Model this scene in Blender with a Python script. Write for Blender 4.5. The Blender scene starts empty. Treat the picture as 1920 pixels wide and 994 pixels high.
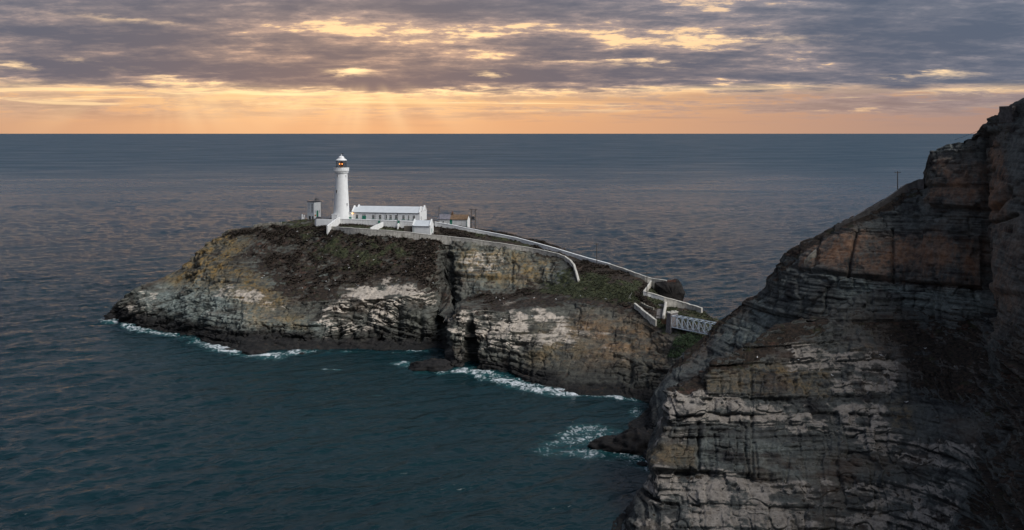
import bpy, bmesh, math, random
import numpy as np
from mathutils import Vector, Matrix
from mathutils.bvhtree import BVHTree

random.seed(7)
sc = bpy.context.scene
COL = sc.collection
F, HZ, H = 1700.0, 250.0, 75.0          # focal length in photo pixels, horizon row, eye height above the sea
def P3(u, v, Y):                         # photo pixel at distance Y -> place in metres
    return np.array([(u - 960.0) / F * Y, Y, H - (v - HZ) / F * Y])

# ------------------------------------------------------------------ camera
cam = bpy.data.cameras.new('camera'); camo = bpy.data.objects.new('camera', cam); COL.objects.link(camo)
camo.location = (0, 0, H); camo.rotation_euler = (math.radians(90), 0, 0)
cam.sensor_width = 36.0; cam.lens = F / 1920.0 * 36.0
cam.shift_y = -(497.0 - HZ) / 1920.0
cam.clip_start = 0.1; cam.clip_end = 200000.0
sc.camera = camo
sc.view_settings.view_transform = 'Standard'; sc.view_settings.look = 'None'
sc.view_settings.exposure = 0.45; sc.view_settings.gamma = 1.0; sc.view_settings.use_curve_mapping = False
sc.render.engine = 'CYCLES'
sc.cycles.use_denoising = True
sc.cycles.max_bounces = 4; sc.cycles.diffuse_bounces = 2; sc.cycles.glossy_bounces = 2; sc.cycles.transparent_max_bounces = 4
sc.cycles.use_adaptive_sampling = True; sc.cycles.adaptive_threshold = 0.02

# ------------------------------------------------------------------ small node-expression helper
class E:
    def __init__(s, nt, sock): s.nt, s.s = nt, sock
    def _m(s, op, *o, clamp=False):
        n = s.nt.nodes.new('ShaderNodeMath'); n.operation = op; n.use_clamp = clamp
        for i, x in enumerate((s,) + o):
            if isinstance(x, E): s.nt.links.new(x.s, n.inputs[i])
            else: n.inputs[i].default_value = float(x)
        return E(s.nt, n.outputs[0])
    def __add__(s, o): return s._m('ADD', o)
    __radd__ = __add__
    def __sub__(s, o): return s._m('SUBTRACT', o)
    def __rsub__(s, o): return s._m('MULTIPLY', -1.0)._m('ADD', o)
    def __mul__(s, o): return s._m('MULTIPLY', o)
    __rmul__ = __mul__
    def __truediv__(s, o): return s._m('DIVIDE', o)
    def __neg__(s): return s._m('MULTIPLY', -1.0)
    def pow(s, o): return s._m('POWER', o)
    def exp(s): return s._m('EXPONENT')
    def abs(s): return s._m('ABSOLUTE')
    def max(s, o): return s._m('MAXIMUM', o)
    def min(s, o): return s._m('MINIMUM', o)
    def atan2(s, o): return s._m('ARCTAN2', o)
    def sqrt(s): return s._m('SQRT')
    def clamp(s): return s._m('ADD', 0.0, clamp=True)
    def smooth(s, a, b, lo=0.0, hi=1.0):
        n = s.nt.nodes.new('ShaderNodeMapRange'); n.interpolation_type = 'SMOOTHSTEP'
        s.nt.links.new(s.s, n.inputs[0])
        for i, x in enumerate((a, b, lo, hi)):
            if isinstance(x, E): s.nt.links.new(x.s, n.inputs[i + 1])
            else: n.inputs[i + 1].default_value = x
        return E(s.nt, n.outputs[0])
def vec(nt, x, y, z):
    n = nt.nodes.new('ShaderNodeCombineXYZ')
    for i, q in enumerate((x, y, z)):
        if isinstance(q, E): nt.links.new(q.s, n.inputs[i])
        else: n.inputs[i].default_value = q
    return n.outputs[0]
def noise(nt, v, scale=1.0, detail=4.0, rough=0.5, dist=0.0, lac=2.0, ntype='FBM'):
    n = nt.nodes.new('ShaderNodeTexNoise'); n.noise_dimensions = '3D'; n.noise_type = ntype
    n.normalize = True
    nt.links.new(v, n.inputs['Vector'])
    n.inputs['Scale'].default_value = scale; n.inputs['Detail'].default_value = detail
    n.inputs['Roughness'].default_value = rough; n.inputs['Distortion'].default_value = dist
    n.inputs['Lacunarity'].default_value = lac
    return E(nt, n.outputs[0])
def mixc(nt, f, a, b, mode='MIX'):
    n = nt.nodes.new('ShaderNodeMix'); n.data_type = 'RGBA'; n.blend_type = mode; n.clamp_factor = True
    if isinstance(f, E): nt.links.new(f.s, n.inputs[0])
    else: n.inputs[0].default_value = f
    for i, c in ((6, a), (7, b)):
        if isinstance(c, tuple): n.inputs[i].default_value = (*c, 1.0)
        else: nt.links.new(c, n.inputs[i])
    return n.outputs[2]
def sep(nt, v):
    n = nt.nodes.new('ShaderNodeSeparateXYZ'); nt.links.new(v, n.inputs[0])
    return [E(nt, n.outputs[i]) for i in range(3)]
def attr(nt, name):
    n = nt.nodes.new('ShaderNodeAttribute'); n.attribute_name = name; return E(nt, n.outputs['Fac'])
def scale_color(nt, c, f):
    n = nt.nodes.new('ShaderNodeVectorMath'); n.operation = 'SCALE'
    nt.links.new(c, n.inputs[0])
    if isinstance(f, E): nt.links.new(f.s, n.inputs['Scale'])
    else: n.inputs['Scale'].default_value = f
    return n.outputs[0]

# ------------------------------------------------------------------ sky: low sun behind a broken cloud deck
SUN_AZ = math.radians(-10.0)
world = bpy.data.worlds.new('World'); sc.world = world; world.use_nodes = True
nt = world.node_tree; nt.nodes.clear()
out = nt.nodes.new('ShaderNodeOutputWorld'); bg = nt.nodes.new('ShaderNodeBackground')
nt.links.new(bg.outputs[0], out.inputs[0])
tc = nt.nodes.new('ShaderNodeTexCoord')
x, y, z = sep(nt, tc.outputs['Generated'])
hor = (x * x + y * y).sqrt().max(1e-4)
e = (z / hor).min(20.0)                    # tangent of the elevation
ep = e.max(0.0)
az = x.atan2(y)                            # azimuth from the view axis
sky = nt.nodes.new('ShaderNodeTexSky'); sky.sky_type = 'NISHITA'; sky.sun_disc = False
sky.sun_elevation = math.radians(4.0); sky.sun_rotation = SUN_AZ; sky.altitude = 60.0
sky.air_density = 1.3; sky.dust_density = 3.0; sky.ozone_density = 1.5
clear = scale_color(nt, sky.outputs[0], 0.05)
# nearness to the hidden sun: wide and narrow
da = az - SUN_AZ
wide = ((da * da) * (-1.0 / 0.27)).exp()
near = ((da * da) * (-1.0 / 0.09)).exp()
low = (ep * (-1.0 / 0.06)).exp()
front = ((da * da) * (-1.0 / 2.2)).exp()
# hazy bright air under the cloud base
hz_col = mixc(nt, wide, (0.33, 0.235, 0.225), (0.88, 0.46, 0.225))
hz_col = mixc(nt, near * ep.smooth(0.008, 0.045) * 0.8, hz_col, (1.0, 0.66, 0.33))
# cloud plane coordinates
den = (z.max(0.0) + 0.13)
cx = x / den; cy = y / den
pv = vec(nt, cx, cy * 0.95, 0.0)
n_big = noise(nt, pv, 0.6, 3.0, 0.5, 0.4)
n_mid = noise(nt, pv, 1.9, 9.0, 0.62, 0.25)
n_str = noise(nt, vec(nt, cx * 0.7, cy * 2.0, 3.7), 2.3, 8.0, 0.64, 0.25)
n_fine = noise(nt, vec(nt, cx, cy * 1.1, 6.1), 7.5, 6.0, 0.66, 0.2)
qa = az + (n_mid - 0.5) * 0.09 + (n_big - 0.5) * 0.05; qe = ep + (n_mid - 0.5) * 0.030 + (n_str - 0.5) * 0.020
def spot(u, v, su, sv):          # soft patch of sky at an azimuth / elevation
    a = (qa - math.atan((u - 960) / F)) * (F / su); b2 = (qe - (HZ - v) / F) * (F / sv)
    return ((a * a + b2 * b2) * -1.0).exp()
slab = spot(420, 138, 330, 18) + spot(900, 142, 190, 16) * 0.9 + spot(1330, 150, 170, 12) + spot(1720, 60, 330, 60) + spot(120, 70, 280, 45) * 0.9 + spot(1000, 8, 600, 16) * 0.5 + spot(620, 95, 130, 12) * 0.6
gaps = spot(650, 141, 26, 7) + spot(50, 138, 90, 6) * 0.8 + spot(930, 141, 30, 5) * 0.7 + spot(900, 66, 120, 9) * 0.6 + spot(1105, 115, 80, 5) * 0.8 + spot(1240, 122, 70, 5) * 0.6 + spot(760, 174, 330, 7) * 0.8 + spot(1740, 153, 60, 5) * 0.7 + spot(1850, 182, 80, 5) * 0.7 + spot(1600, 208, 80, 4) * 0.6 + spot(292, 160, 18, 7) * 0.6 + spot(1370, 82, 130, 7) * 0.5 + spot(500, 200, 140, 5) * 0.4 + spot(230, 55, 80, 5) * 0.4
dens = n_big * 0.45 + n_mid * 0.60 + n_str * 0.45 + (n_fine - 0.5) * 0.36 + slab * 0.11 - gaps * 0.13
# cover grows from the clear strip above the sea into the cloud bank
edge = ep + (n_mid - 0.5) * 0.030 + (n_str - 0.5) * 0.02
bank = edge.smooth(0.036, 0.052)
deck = ep.smooth(0.06, 0.11)
thr = 0.80 - bank * 0.13 + deck * 0.048
d2 = (dens - thr)
cover = d2.smooth(-0.085, -0.005) * bank.max(ep.smooth(0.005, 0.03) * 0.55)
thick = d2.smooth(-0.04, 0.10)
core = d2.smooth(0.05, 0.22)
gap_col = mixc(nt, front * ep.smooth(0.24, 0.09), (0.28, 0.36, 0.50), (1.0, 0.66, 0.38))
gap_col = mixc(nt, wide * ep.smooth(0.20, 0.05), gap_col, (1.25, 0.84, 0.44))
base_col = mixc(nt, bank, hz_col, gap_col)
hot = wide * ep.smooth(0.21, 0.07)
thin_c = mixc(nt, hot, (0.23, 0.255, 0.32), (0.56, 0.38, 0.30))
thick_c = mixc(nt, hot, (0.145, 0.175, 0.24), (0.225, 0.190, 0.203))
core_c = mixc(nt, hot, (0.10, 0.132, 0.195), (0.090, 0.109, 0.160))
cl_col = mixc(nt, core, mixc(nt, thick, thin_c, thick_c), core_c)
cl_col = mixc(nt, low * 0.18 * wide, cl_col, (0.8, 0.45, 0.25))
colr = mixc(nt, cover, base_col, cl_col)
# streaks of cloud lit from behind close over the sea
n_low = noise(nt, vec(nt, az * 3.0, ep * 70.0, 1.3), 1.6, 7.0, 0.6, 0.4)
streak = n_low.smooth(0.50, 0.64) * ep.smooth(0.055, 0.03) * ep.smooth(0.004, 0.016)
colr = mixc(nt, streak * 0.50, colr, mixc(nt, wide, (0.28, 0.23, 0.235), (0.55, 0.33, 0.21)))
bright = n_low.smooth(0.48, 0.36) * ep.smooth(0.056, 0.044) * ep.smooth(0.018, 0.034)
colr = mixc(nt, bright * wide * 0.9, colr, (1.3, 0.92, 0.48))
colr = mixc(nt, (gaps * (n_mid + n_str * 0.6 + (n_fine - 0.5) * 0.7).smooth(0.88, 0.64)).clamp() * front, colr, (1.35, 0.96, 0.52))
# crepuscular rays fanning down from behind the bank
def fan(u0, v0, k, seed, lo, hi):
    rx = az - math.atan((u0 - 960) / F); ry = (HZ - v0) / F - ep
    ang = rx.atan2(ry.max(0.002))
    return noise(nt, vec(nt, ang * k, 0.0, seed), 1.0, 2.0, 0.5).smooth(lo, hi) * ry.smooth(0.004, 0.02) * ((rx * rx) * (-1.0 / 0.03)).exp()
ray = (fan(690, 100, 1.9, 8.0, 0.40, 0.70) + fan(310, 110, 1.7, 2.5, 0.42, 0.70) * 0.8) * ep.smooth(0.058, 0.04) * ep.smooth(-0.002, 0.02, 0.5, 1.0)
colr = mixc(nt, (ray * 0.36).clamp(), colr, (1.2, 0.82, 0.44))
# the rest of the dome: the same deck in the evening light
colr = mixc(nt, 0.06, colr, clear)
world.cycles.sampling_method = 'MANUAL'; world.cycles.sample_map_resolution = 512
nt.links.new(colr, bg.inputs['Color']); bg.inputs['Strength'].default_value = 0.76

# ------------------------------------------------------------------ soft key light of the open sky over the land
SUN_DIR = Vector((0.62, -0.38, 0.70)).normalized()     # towards the light
sl = bpy.data.lights.new('sun', 'SUN'); sl.energy = 2.4; sl.angle = math.radians(36); sl.color = (1.0, 0.97, 0.94)
so = bpy.data.objects.new('sun', sl); COL.objects.link(so)
so.rotation_euler = (-SUN_DIR).to_track_quat('-Z', 'Y').to_euler(); so.location = (0, 0, 300)

# ------------------------------------------------------------------ numpy noise
def _hash(ix, iy, iz, seed):
    h = (ix.astype(np.int64) * 374761393 + iy.astype(np.int64) * 668265263 + iz.astype(np.int64) * 2147483647 + seed * 1274126177) & 0xFFFFFFFF
    h = ((h ^ (h >> 13)) * 1274126177) & 0xFFFFFFFF
    h = ((h ^ (h >> 16)) * 2246822519) & 0xFFFFFFFF
    return ((h ^ (h >> 15)) & 0xFFFFFF) / float(0xFFFFFF)
def vnoise(x, y, z, seed=0):
    xi, yi, zi = np.floor(x), np.floor(y), np.floor(z)
    fx, fy, fz = x - xi, y - yi, z - zi
    fx = fx * fx * (3 - 2 * fx); fy = fy * fy * (3 - 2 * fy); fz = fz * fz * (3 - 2 * fz)
    r = 0
    for dx in (0, 1):
        wx = fx if dx else 1 - fx
        for dy in (0, 1):
            wy = fy if dy else 1 - fy
            for dz in (0, 1):
                wz = fz if dz else 1 - fz
                r = r + wx * wy * wz * _hash(xi + dx, yi + dy, zi + dz, seed)
    return r * 2 - 1
def fbm(x, y, z, oct=4, seed=0, gain=0.5):
    a, s, r = 1.0, 0.0, 0
    for o in range(oct):
        r = r + a * vnoise(x * 2 ** o + 17.3 * o, y * 2 ** o - 9.1 * o, z * 2 ** o + 5.7 * o, seed + o); s += a; a *= gain
    return r / s
def sstep(a, b, x):
    t = np.clip((x - a) / (b - a), 0, 1); return t * t * (3 - 2 * t)
def pchip(xk, yk, xq):
    """monotone cubic through knots along axis 0; yk (K, ...)"""
    xk = np.asarray(xk, float); yk = np.asarray(yk, float); sh = (-1,) + (1,) * (yk.ndim - 1)
    h = np.diff(xk).reshape(sh); d = np.diff(yk, axis=0) / h
    m = np.zeros_like(yk); m[0] = d[0]; m[-1] = d[-1]
    if len(xk) > 2:
        w1 = 2 * h[1:] + h[:-1]; w2 = h[1:] + 2 * h[:-1]
        same = d[1:] * d[:-1] > 0
        with np.errstate(divide='ignore', invalid='ignore'):
            hm = (w1 + w2) / (w1 / d[:-1] + w2 / d[1:])
        m[1:-1] = np.where(same, hm, 0)
    i = np.clip(np.searchsorted(xk, xq, side='right') - 1, 0, len(xk) - 2)
    hh = (xk[i + 1] - xk[i]).reshape(sh); t = ((xq - xk[i]) / (xk[i + 1] - xk[i])).reshape(sh)
    return ((2 * t ** 3 - 3 * t ** 2 + 1) * yk[i] + (t ** 3 - 2 * t ** 2 + t) * hh * m[i] + (-2 * t ** 3 + 3 * t ** 2) * yk[i + 1] + (t ** 3 - t ** 2) * hh * m[i + 1])
def poly_mask(u, v, poly, soft=8.0):
    """soft inside mask of a polygon"""
    p = np.asarray(poly, float); q = np.roll(p, -1, 0)
    inside = np.zeros(u.shape, bool); d = np.full(u.shape, 1e9)
    for (x0, y0), (x1, y1) in zip(p, q):
        cond = ((y0 > v) != (y1 > v))
        with np.errstate(divide='ignore', invalid='ignore'):
            xi = (x1 - x0) * (v - y0) / (y1 - y0 if y1 != y0 else 1e-9) + x0
        inside ^= cond & (u < xi)
        L2 = (x1 - x0) ** 2 + (y1 - y0) ** 2
        t = np.clip(((u - x0) * (x1 - x0) + (v - y0) * (y1 - y0)) / L2, 0, 1)
        d = np.minimum(d, np.hypot(u - x0 - t * (x1 - x0), v - y0 - t * (y1 - y0)))
    s = np.where(inside, d, -d)
    return sstep(-soft, soft, s)

# ------------------------------------------------------------------ terrain nets
def wl(v): return (v, H * F / (v - HZ))                   # a point on the waterline
def at_z(Z, Y): return (HZ + (H - Z) * F / Y, Y)          # height Z at distance Y -> (v, Y)
def net(cols, row_w, us, nr, rowmode='lin'):
    """cols: [(u, [(v,Y)...])] -> grids U,V,P of shape (rows, columns)"""
    uk = [c[0] for c in cols]
    K = np.array([[(v, 1.0) if False else (v, Y) for v, Y in c[1]] for c in cols], float)   # (C,R,2)
    G = pchip(uk, K, us)                                                                    # (n,R,2)
    G = np.transpose(G, (1, 0, 2))                                                          # (R,n,2)
    w = np.concatenate([[0], np.cumsum(row_w)]); w = w / w[-1]
    tq = np.linspace(0, 1, nr)
    Gl = np.empty((nr,) + G.shape[1:]);
    i = np.clip(np.searchsorted(w, tq, side='right') - 1, 0, len(w) - 2)
    t = ((tq - w[i]) / (w[i + 1] - w[i]))[:, None, None]
    Gl = G[i] * (1 - t) + G[i + 1] * t
    if rowmode == 'mix':
        Gl = 0.45 * Gl + 0.55 * pchip(w, G, tq)
    V, Y = Gl[..., 0], Gl[..., 1]
    U = np.broadcast_to(us[None, :], V.shape)
    P = np.stack([(U - 960) / F * Y, Y, H - (V - HZ) / F * Y], -1)
    return U.copy(), V, P
def normals(P):
    du = np.gradient(P, axis=1); dv = np.gradient(P, axis=0)
    n = np.cross(du, dv); n /= np.linalg.norm(n, axis=-1, keepdims=True) + 1e-9
    return n
def blur(a, k):
    for ax in (0, 1):
        for _ in range(2):
            pad = [(0, 0)] * a.ndim; pad[ax] = (k, k)
            b = np.pad(a, pad, mode='edge'); c = np.cumsum(b, axis=ax)
            z0 = np.zeros_like(np.take(c, [0], ax)); c = np.concatenate([z0, c], ax)
            n = a.shape[ax]
            a = (np.take(c, range(2 * k + 1, 2 * k + 1 + n), ax) - np.take(c, range(0, n), ax)) / (2 * k + 1)
    return a
def blocks(s, t, thick, width, seed, jit=0.35, span=400.0):
    """bedded, jointed rock: returns block offset (-1..1), distance to bed edge (m), distance to joint (m)"""
    rng = np.random.default_rng(seed)
    th = thick * np.exp(rng.normal(0, 0.45, int(span / thick) + 40)); cum = np.cumsum(th) - span * 0.3
    k = np.clip(np.searchsorted(cum, s), 1, len(cum) - 1)
    top = cum[k]; bot = cum[k - 1]
    ed = np.minimum(top - s, s - bot)
    wk = width * np.exp(rng.normal(0, 0.4, len(cum)))[k]; ph = rng.uniform(0, 50, len(cum))[k]
    q = t / wk + ph + jit * np.sin(t / wk * 2.1 + k)
    b = np.floor(q); fq = q - b
    ej = np.minimum(fq, 1 - fq) * wk
    off = _hash(k.astype(float), b, b * 0, seed) * 2 - 1
    lay = rng.uniform(-1, 1, len(cum))[k]
    return 0.55 * off + 0.45 * lay, ed, ej
def grid_mesh(name, P, attrs=None, mask=None):
    nr, nc = P.shape[:2]
    idx = np.arange(nr * nc).reshape(nr, nc)
    f = np.stack([idx[:-1, :-1], idx[:-1, 1:], idx[1:, 1:], idx[1:, :-1]], -1)
    if mask is not None:
        keep = mask[:-1, :-1] & mask[:-1, 1:] & mask[1:, 1:] & mask[1:, :-1]
        f = f[keep]
    f = f.reshape(-1, 4)
    me = bpy.data.meshes.new(name)
    me.vertices.add(nr * nc); me.vertices.foreach_set('co', P.reshape(-1).astype(np.float32))
    me.loops.add(f.size); me.loops.foreach_set('vertex_index', f.reshape(-1).astype(np.int32))
    me.polygons.add(len(f)); me.polygons.foreach_set('loop_start', np.arange(0, f.size, 4, dtype=np.int32))
    me.update(calc_edges=True)
    for k, a in (attrs or {}).items():
        at = me.attributes.new(k, 'FLOAT', 'POINT'); at.data.foreach_set('value', np.clip(a, 0, 1).reshape(-1).astype(np.float32))
    return me
def link(name, me, mat=None, parent=None, **props):
    o = bpy.data.objects.new(name, me); COL.objects.link(o)
    if mat is not None and me is not None and len(me.materials) == 0: me.materials.append(mat)
    if parent is not None: o.parent = parent
    for k, v in props.items(): o[k] = v
    return o

# ------------------------------------------------------------------ rock material (masks are where things grow or stain, or where shade is painted)
def rock_material(name, fs=0.55, gc=((0.30, 0.26, 0.215), (0.60, 0.53, 0.45)), dark=(0.025, 0.023, 0.020), light=(0.110, 0.104, 0.084), stripe=1.0, bump=0.8, guano_n=0.45, green=(0.016, 0.022, 0.010)):
    m = bpy.data.materials.new(name); m.use_nodes = True; nt = m.node_tree
    b = nt.nodes['Principled BSDF']
    geo = nt.nodes.new('ShaderNodeNewGeometry'); pos = geo.outputs['Position']
    px, py, pz = sep(nt, pos); nx, ny, nz = sep(nt, geo.outputs['Normal'])
    bed = vec(nt, px * 0.10, py * 0.10, pz * 1.5 * stripe)
    nb = noise(nt, bed, 1.0, 6.0, 0.6, 0.3)
    nm = noise(nt, pos, 0.16, 6.0, 0.6, 0.2)
    nf = noise(nt, pos, fs, 7.0, 0.68)
    streaks = noise(nt, vec(nt, px * 1.3, py * 1.3, pz * 0.16), 1.0, 4.0, 0.55)
    f = (nb * 0.5 + nm * 0.35 + nf * 0.35).smooth(0.42, 0.80)
    f = (f + (noise(nt, pos, fs * 2.2, 4.0, 0.6) - 0.5) * 0.9).clamp()
    c = mixc(nt, f, dark, light)
    c = mixc(nt, noise(nt, pos, 0.09, 4.0, 0.6).smooth(0.5, 0.68) * 0.55, c, (0.095, 0.060, 0.040))        # iron brown
    pale = attr(nt, 'pale') * (nm * 0.6 + nb * 0.5).smooth(0.40, 0.60)
    c = mixc(nt, pale * 0.85, c, mixc(nt, nf.smooth(0.4, 0.62), (0.135, 0.165, 0.155), (0.27, 0.31, 0.285)))
    och = attr(nt, 'ochre') * (nf * 0.5 + nm * 0.6).smooth(0.46, 0.64)
    c = mixc(nt, och * 0.85, c, mixc(nt, nf.smooth(0.4, 0.6), (0.12, 0.082, 0.022), (0.25, 0.15, 0.042)))
    rust = attr(nt, 'rust') * (nm * 0.7 + streaks * 0.4).smooth(0.42, 0.66)
    c = mixc(nt, rust * 0.85, c, mixc(nt, nf.smooth(0.35, 0.65), (0.17, 0.080, 0.042), (0.30, 0.165, 0.095)))
    # guano: on ledges, and run down from them
    led = nz.smooth(0.12, 0.62)
    g = attr(nt, 'guano')
    gm = (led * 1.0 + streaks.smooth(0.50, 0.70) * 0.34 + (nf - 0.5) * 1.3 + (nb - 0.5) * 2.0) * g
    gm = gm.smooth(guano_n, guano_n + 0.42)
    c = mixc(nt, gm * 0.9, c, mixc(nt, nf.smooth(0.3, 0.7), gc[0], gc[1]))
    # wet black band above the sea, plus shade painted into clefts and gullies
    wet_and_shade = attr(nt, 'wet_and_shade')
    c = mixc(nt, wet_and_shade * 0.92, c, mixc(nt, nf.smooth(0.4, 0.7), (0.005, 0.005, 0.006), (0.021, 0.019, 0.0185)))
    # heather and grass
    vg = (attr(nt, 'veg') + (nf - 0.5) * 1.7 + (nm - 0.5) * 1.3 + (nz - 0.62) * 0.9).smooth(0.40, 0.62)
    gr = (attr(nt, 'grass') + (nm - 0.5) * 1.3 + (nf - 0.5) * 0.9).smooth(0.36, 0.66)
    n2 = noise(nt, pos, fs * 1.7, 5.0, 0.66)
    heath = mixc(nt, n2.smooth(0.36, 0.66), (0.009, 0.0075, 0.006), (0.046, 0.032, 0.023))
    heath = mixc(nt, noise(nt, pos, 0.22, 6.0, 0.7).smooth(0.56, 0.70), heath, (0.085, 0.046, 0.033))
    heath = mixc(nt, noise(nt, pos, 0.35, 5.0, 0.7).smooth(0.55, 0.66) * 0.8, heath, (0.034, 0.035, 0.017))
    grass = mixc(nt, n2.smooth(0.35, 0.68), green, (0.062, 0.066, 0.030))
    vc = mixc(nt, gr, heath, grass)
    c = mixc(nt, vg, c, vc)
    spk = noise(nt, pos, 1.5, 2.0, 0.5).smooth(0.70, 0.76) * attr(nt, 'speck')
    c = mixc(nt, spk, c, (0.42, 0.42, 0.41))
    nt.links.new(c, b.inputs['Base Color'])
    b.inputs['Roughness'].default_value = 0.85; b.inputs['Specular IOR Level'].default_value = 0.25
    h = nb * 0.6 + nf * 0.5 + noise(nt, pos, 5.0, 3.0, 0.6) * 0.25 * (1.0 - vg * 0.3)
    bp = nt.nodes.new('ShaderNodeBump'); bp.inputs['Strength'].default_value = bump; bp.inputs['Distance'].default_value = 0.7
    nt.links.new(h.s, bp.inputs['Height']); nt.links.new(bp.outputs[0], b.inputs['Normal'])
    return m
M_island = rock_material('island_rock')
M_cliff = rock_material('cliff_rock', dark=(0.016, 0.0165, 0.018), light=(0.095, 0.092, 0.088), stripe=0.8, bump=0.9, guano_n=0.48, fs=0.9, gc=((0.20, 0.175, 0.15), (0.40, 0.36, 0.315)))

# ------------------------------------------------------------------ the island
def back(Yb, Zb): return [at_z(Zb, Yb), at_z(-5, Yb + 14)]
IC = []
def icol(u, w, pts, ridge, bk):
    """waterline row, four or five face points, ridge, back"""
    w0 = wl(w); IC.append((u, [at_z(-4, w0[1] - 3), w0] + pts + [ridge] + back(*bk)))
icol(200, 601, [at_z(.2, 364.5), at_z(.3, 365), at_z(.4, 366), at_z(.4, 367), at_z(.4, 368)], at_z(.3, 369), (371, -3))
icol(212, 600, [at_z(1.2, 365.5), at_z(2.2, 366), at_z(3, 367), at_z(3.4, 368), at_z(3.6, 369)], (578, 370), (376, -1))
icol(240, 608, [(600, 357.5), (590, 359), (580, 361), (570, 363), (560, 366)], (553, 369), (380, 2))
icol(270, 617, [(607, 349), (595, 352), (580, 355), (565, 359), (548, 365)], (534, 371), (384, 4))
icol(320, 624, [(610, 344), (595, 348), (575, 353), (555, 360), (532, 369)], (516, 376), (390, 9))
icol(352, 631, [(612, 338), (590, 343), (565, 350), (540, 360), (514, 372)], (494, 381), (398, 14))
icol(372, 638, [(618, 333), (590, 339), (560, 348), (525, 361), (488, 377)], (464, 387), (402, 18))
icol(400, 648, [(625, 325), (592, 333), (558, 344), (515, 360), (470, 379)], (446, 389), (406, 22))
icol(430, 656, [(630, 321), (595, 329), (555, 341), (505, 360), (458, 380)], (429, 391), (410, 25))
icol(475, 663, [(635, 318), (600, 325), (555, 338), (500, 359), (450, 380)], (425, 392), (412, 27))
icol(520, 656, [(635, 319), (605, 324), (560, 336), (500, 358), (445, 380)], (416, 393), (416, 29))
icol(580, 657, [(637, 319), (608, 323), (565, 333), (505, 355), (440, 378)], (410, 394), (420, 31))
icol(640, 655, [(635, 320), (605, 323), (562, 331), (505, 351), (433, 375)], (408, 396), (424, 32))
icol(700, 656, [(636, 319), (602, 322), (560, 329), (505, 350), (441, 370)], (408.5, 396), (426, 33))
icol(760, 657, [(637, 318), (602, 321), (555, 328), (500, 349), (443, 369.5)], (410, 395), (426, 33))
icol(800, 657, [(637, 318), (602, 322), (550, 332), (495, 351), (446, 368.5)], (413, 393), (426, 33))
icol(822, 656, [(637, 319), (606, 325), (556, 338), (495, 354), (447, 368)], (417, 390), (424, 32))
icol(834, 656, [(640, 320), (612, 328), (575, 342), (500, 360), (449, 368)], (420, 388), (422, 32))
icol(840, 690, [(668, 293), (640, 296), (612, 302), (578, 343), (450, 369)], (421, 387), (422, 31))
icol(850, 692, [(666, 292), (630, 296), (592, 303), (570, 342), (449, 368)], (423, 386), (420, 31))
icol(866, 692, [(664, 292), (622, 296), (578, 304), (563, 339), (449, 367)], (425, 385), (418, 30))
icol(882, 690, [(664, 293), (622, 297), (581, 305), (560, 339), (452, 366)], (429, 384), (418, 30))
icol(889, 693, [(666, 291), (624, 296), (581, 304), (559, 338.5), (453, 366)], (430, 384), (418, 30))
icol(950, 703, [(680, 285), (636, 292), (583, 303), (552, 338), (461, 362.5)], (438, 381), (415, 28))
icol(1000, 720, [(694, 277), (640, 288), (577, 304), (542, 338), (468, 360)], (449, 375), (405, 25))
icol(1055, 735, [(704, 270), (645, 284), (572, 305), (532, 331), (482, 351)], (466, 366), (395, 20))
icol(1072, 737, [(706, 268.5), (648, 282.5), (570, 304.5), (532, 327), (494, 344)], (472, 362), (390, 19))
icol(1088, 739, [(708, 267.5), (650, 281), (568, 303), (536, 323), (508, 336.5)], (477, 358), (386, 18))
icol(1150, 745, [(715, 264), (660, 275), (582, 295), (552, 308), (528, 320)], (497, 344), (372, 16))
icol(1200, 752, [(725, 259), (680, 267), (604, 285), (576, 293), (553, 305)], (516, 333), (355, 15))
icol(1216, 755, [(728, 258), (684, 265), (612, 281), (582, 290), (562, 301)], (529, 326), (348, 12))
icol(1250, 765, [(735, 253), (690, 260), (634, 272), (600, 282), (580, 292)], (567, 301), (325, 11))
icol(1290, 790, [(745, 244), (705, 253), (655, 262), (618, 273), (592, 286)], (576, 296.5), (316, 9))
icol(1318, 800, [(760, 240), (718, 249), (670, 258), (632, 269), (602, 282)], (581.5, 294), (312, 8))
icol(1345, 810, [(775, 238), (735, 247), (690, 257), (655, 267), (620, 280)], (600, 290), (305, 4))
icol(1400, 812, [at_z(0, 240), at_z(0, 250), at_z(-.5, 258), at_z(-.5, 268), at_z(-.5, 280)], at_z(-1, 290), (300, -3))
us = np.arange(200.0, 1401.0, 1.35)
U, V, P = net(IC, [0.25, 0.7, 1.0, 1.3, 1.2, 1.4, 1.1, 0.45, 0.4], us, 400)
P = blur(P, 1); N = normals(P)
X, Y, Z = P[..., 0], P[..., 1], P[..., 2]
nA = fbm(X / 14, Y / 14, Z / 9, 4, 1); nB = fbm(X / 3.2, Y / 3.2, Z / 2.0, 4, 11); nC = fbm(X / 1.0, Y / 1.0, Z / 0.7, 3, 21)
def pm(poly, soft=10, w=16):
    return poly_mask(U + nA * w * 1.6 + nB * (5 + w * 0.5), V + nB * (4 + w * 0.3) + nA * w * 0.7, poly, soft * 1.4) * (0.45 + 0.55 * sstep(-0.32, 0.22, 0.5 * nA + 0.8 * nB))
veg = pm([(445, 440), (475, 426), (560, 400), (830, 400), (1215, 510), (1360, 570), (1360, 640), (1270, 640), (1230, 590), (1190, 585), (1100, 562), (1040, 560), (960, 568), (900, 582), (880, 578), (920, 556), (1000, 535), (1085, 528), (1070, 495), (1045, 478), (900, 452), (850, 462), (835, 500), (835, 560), (770, 522), (690, 525), (610, 560), (560, 580), (500, 520), (440, 480)], 20, 34)
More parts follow.
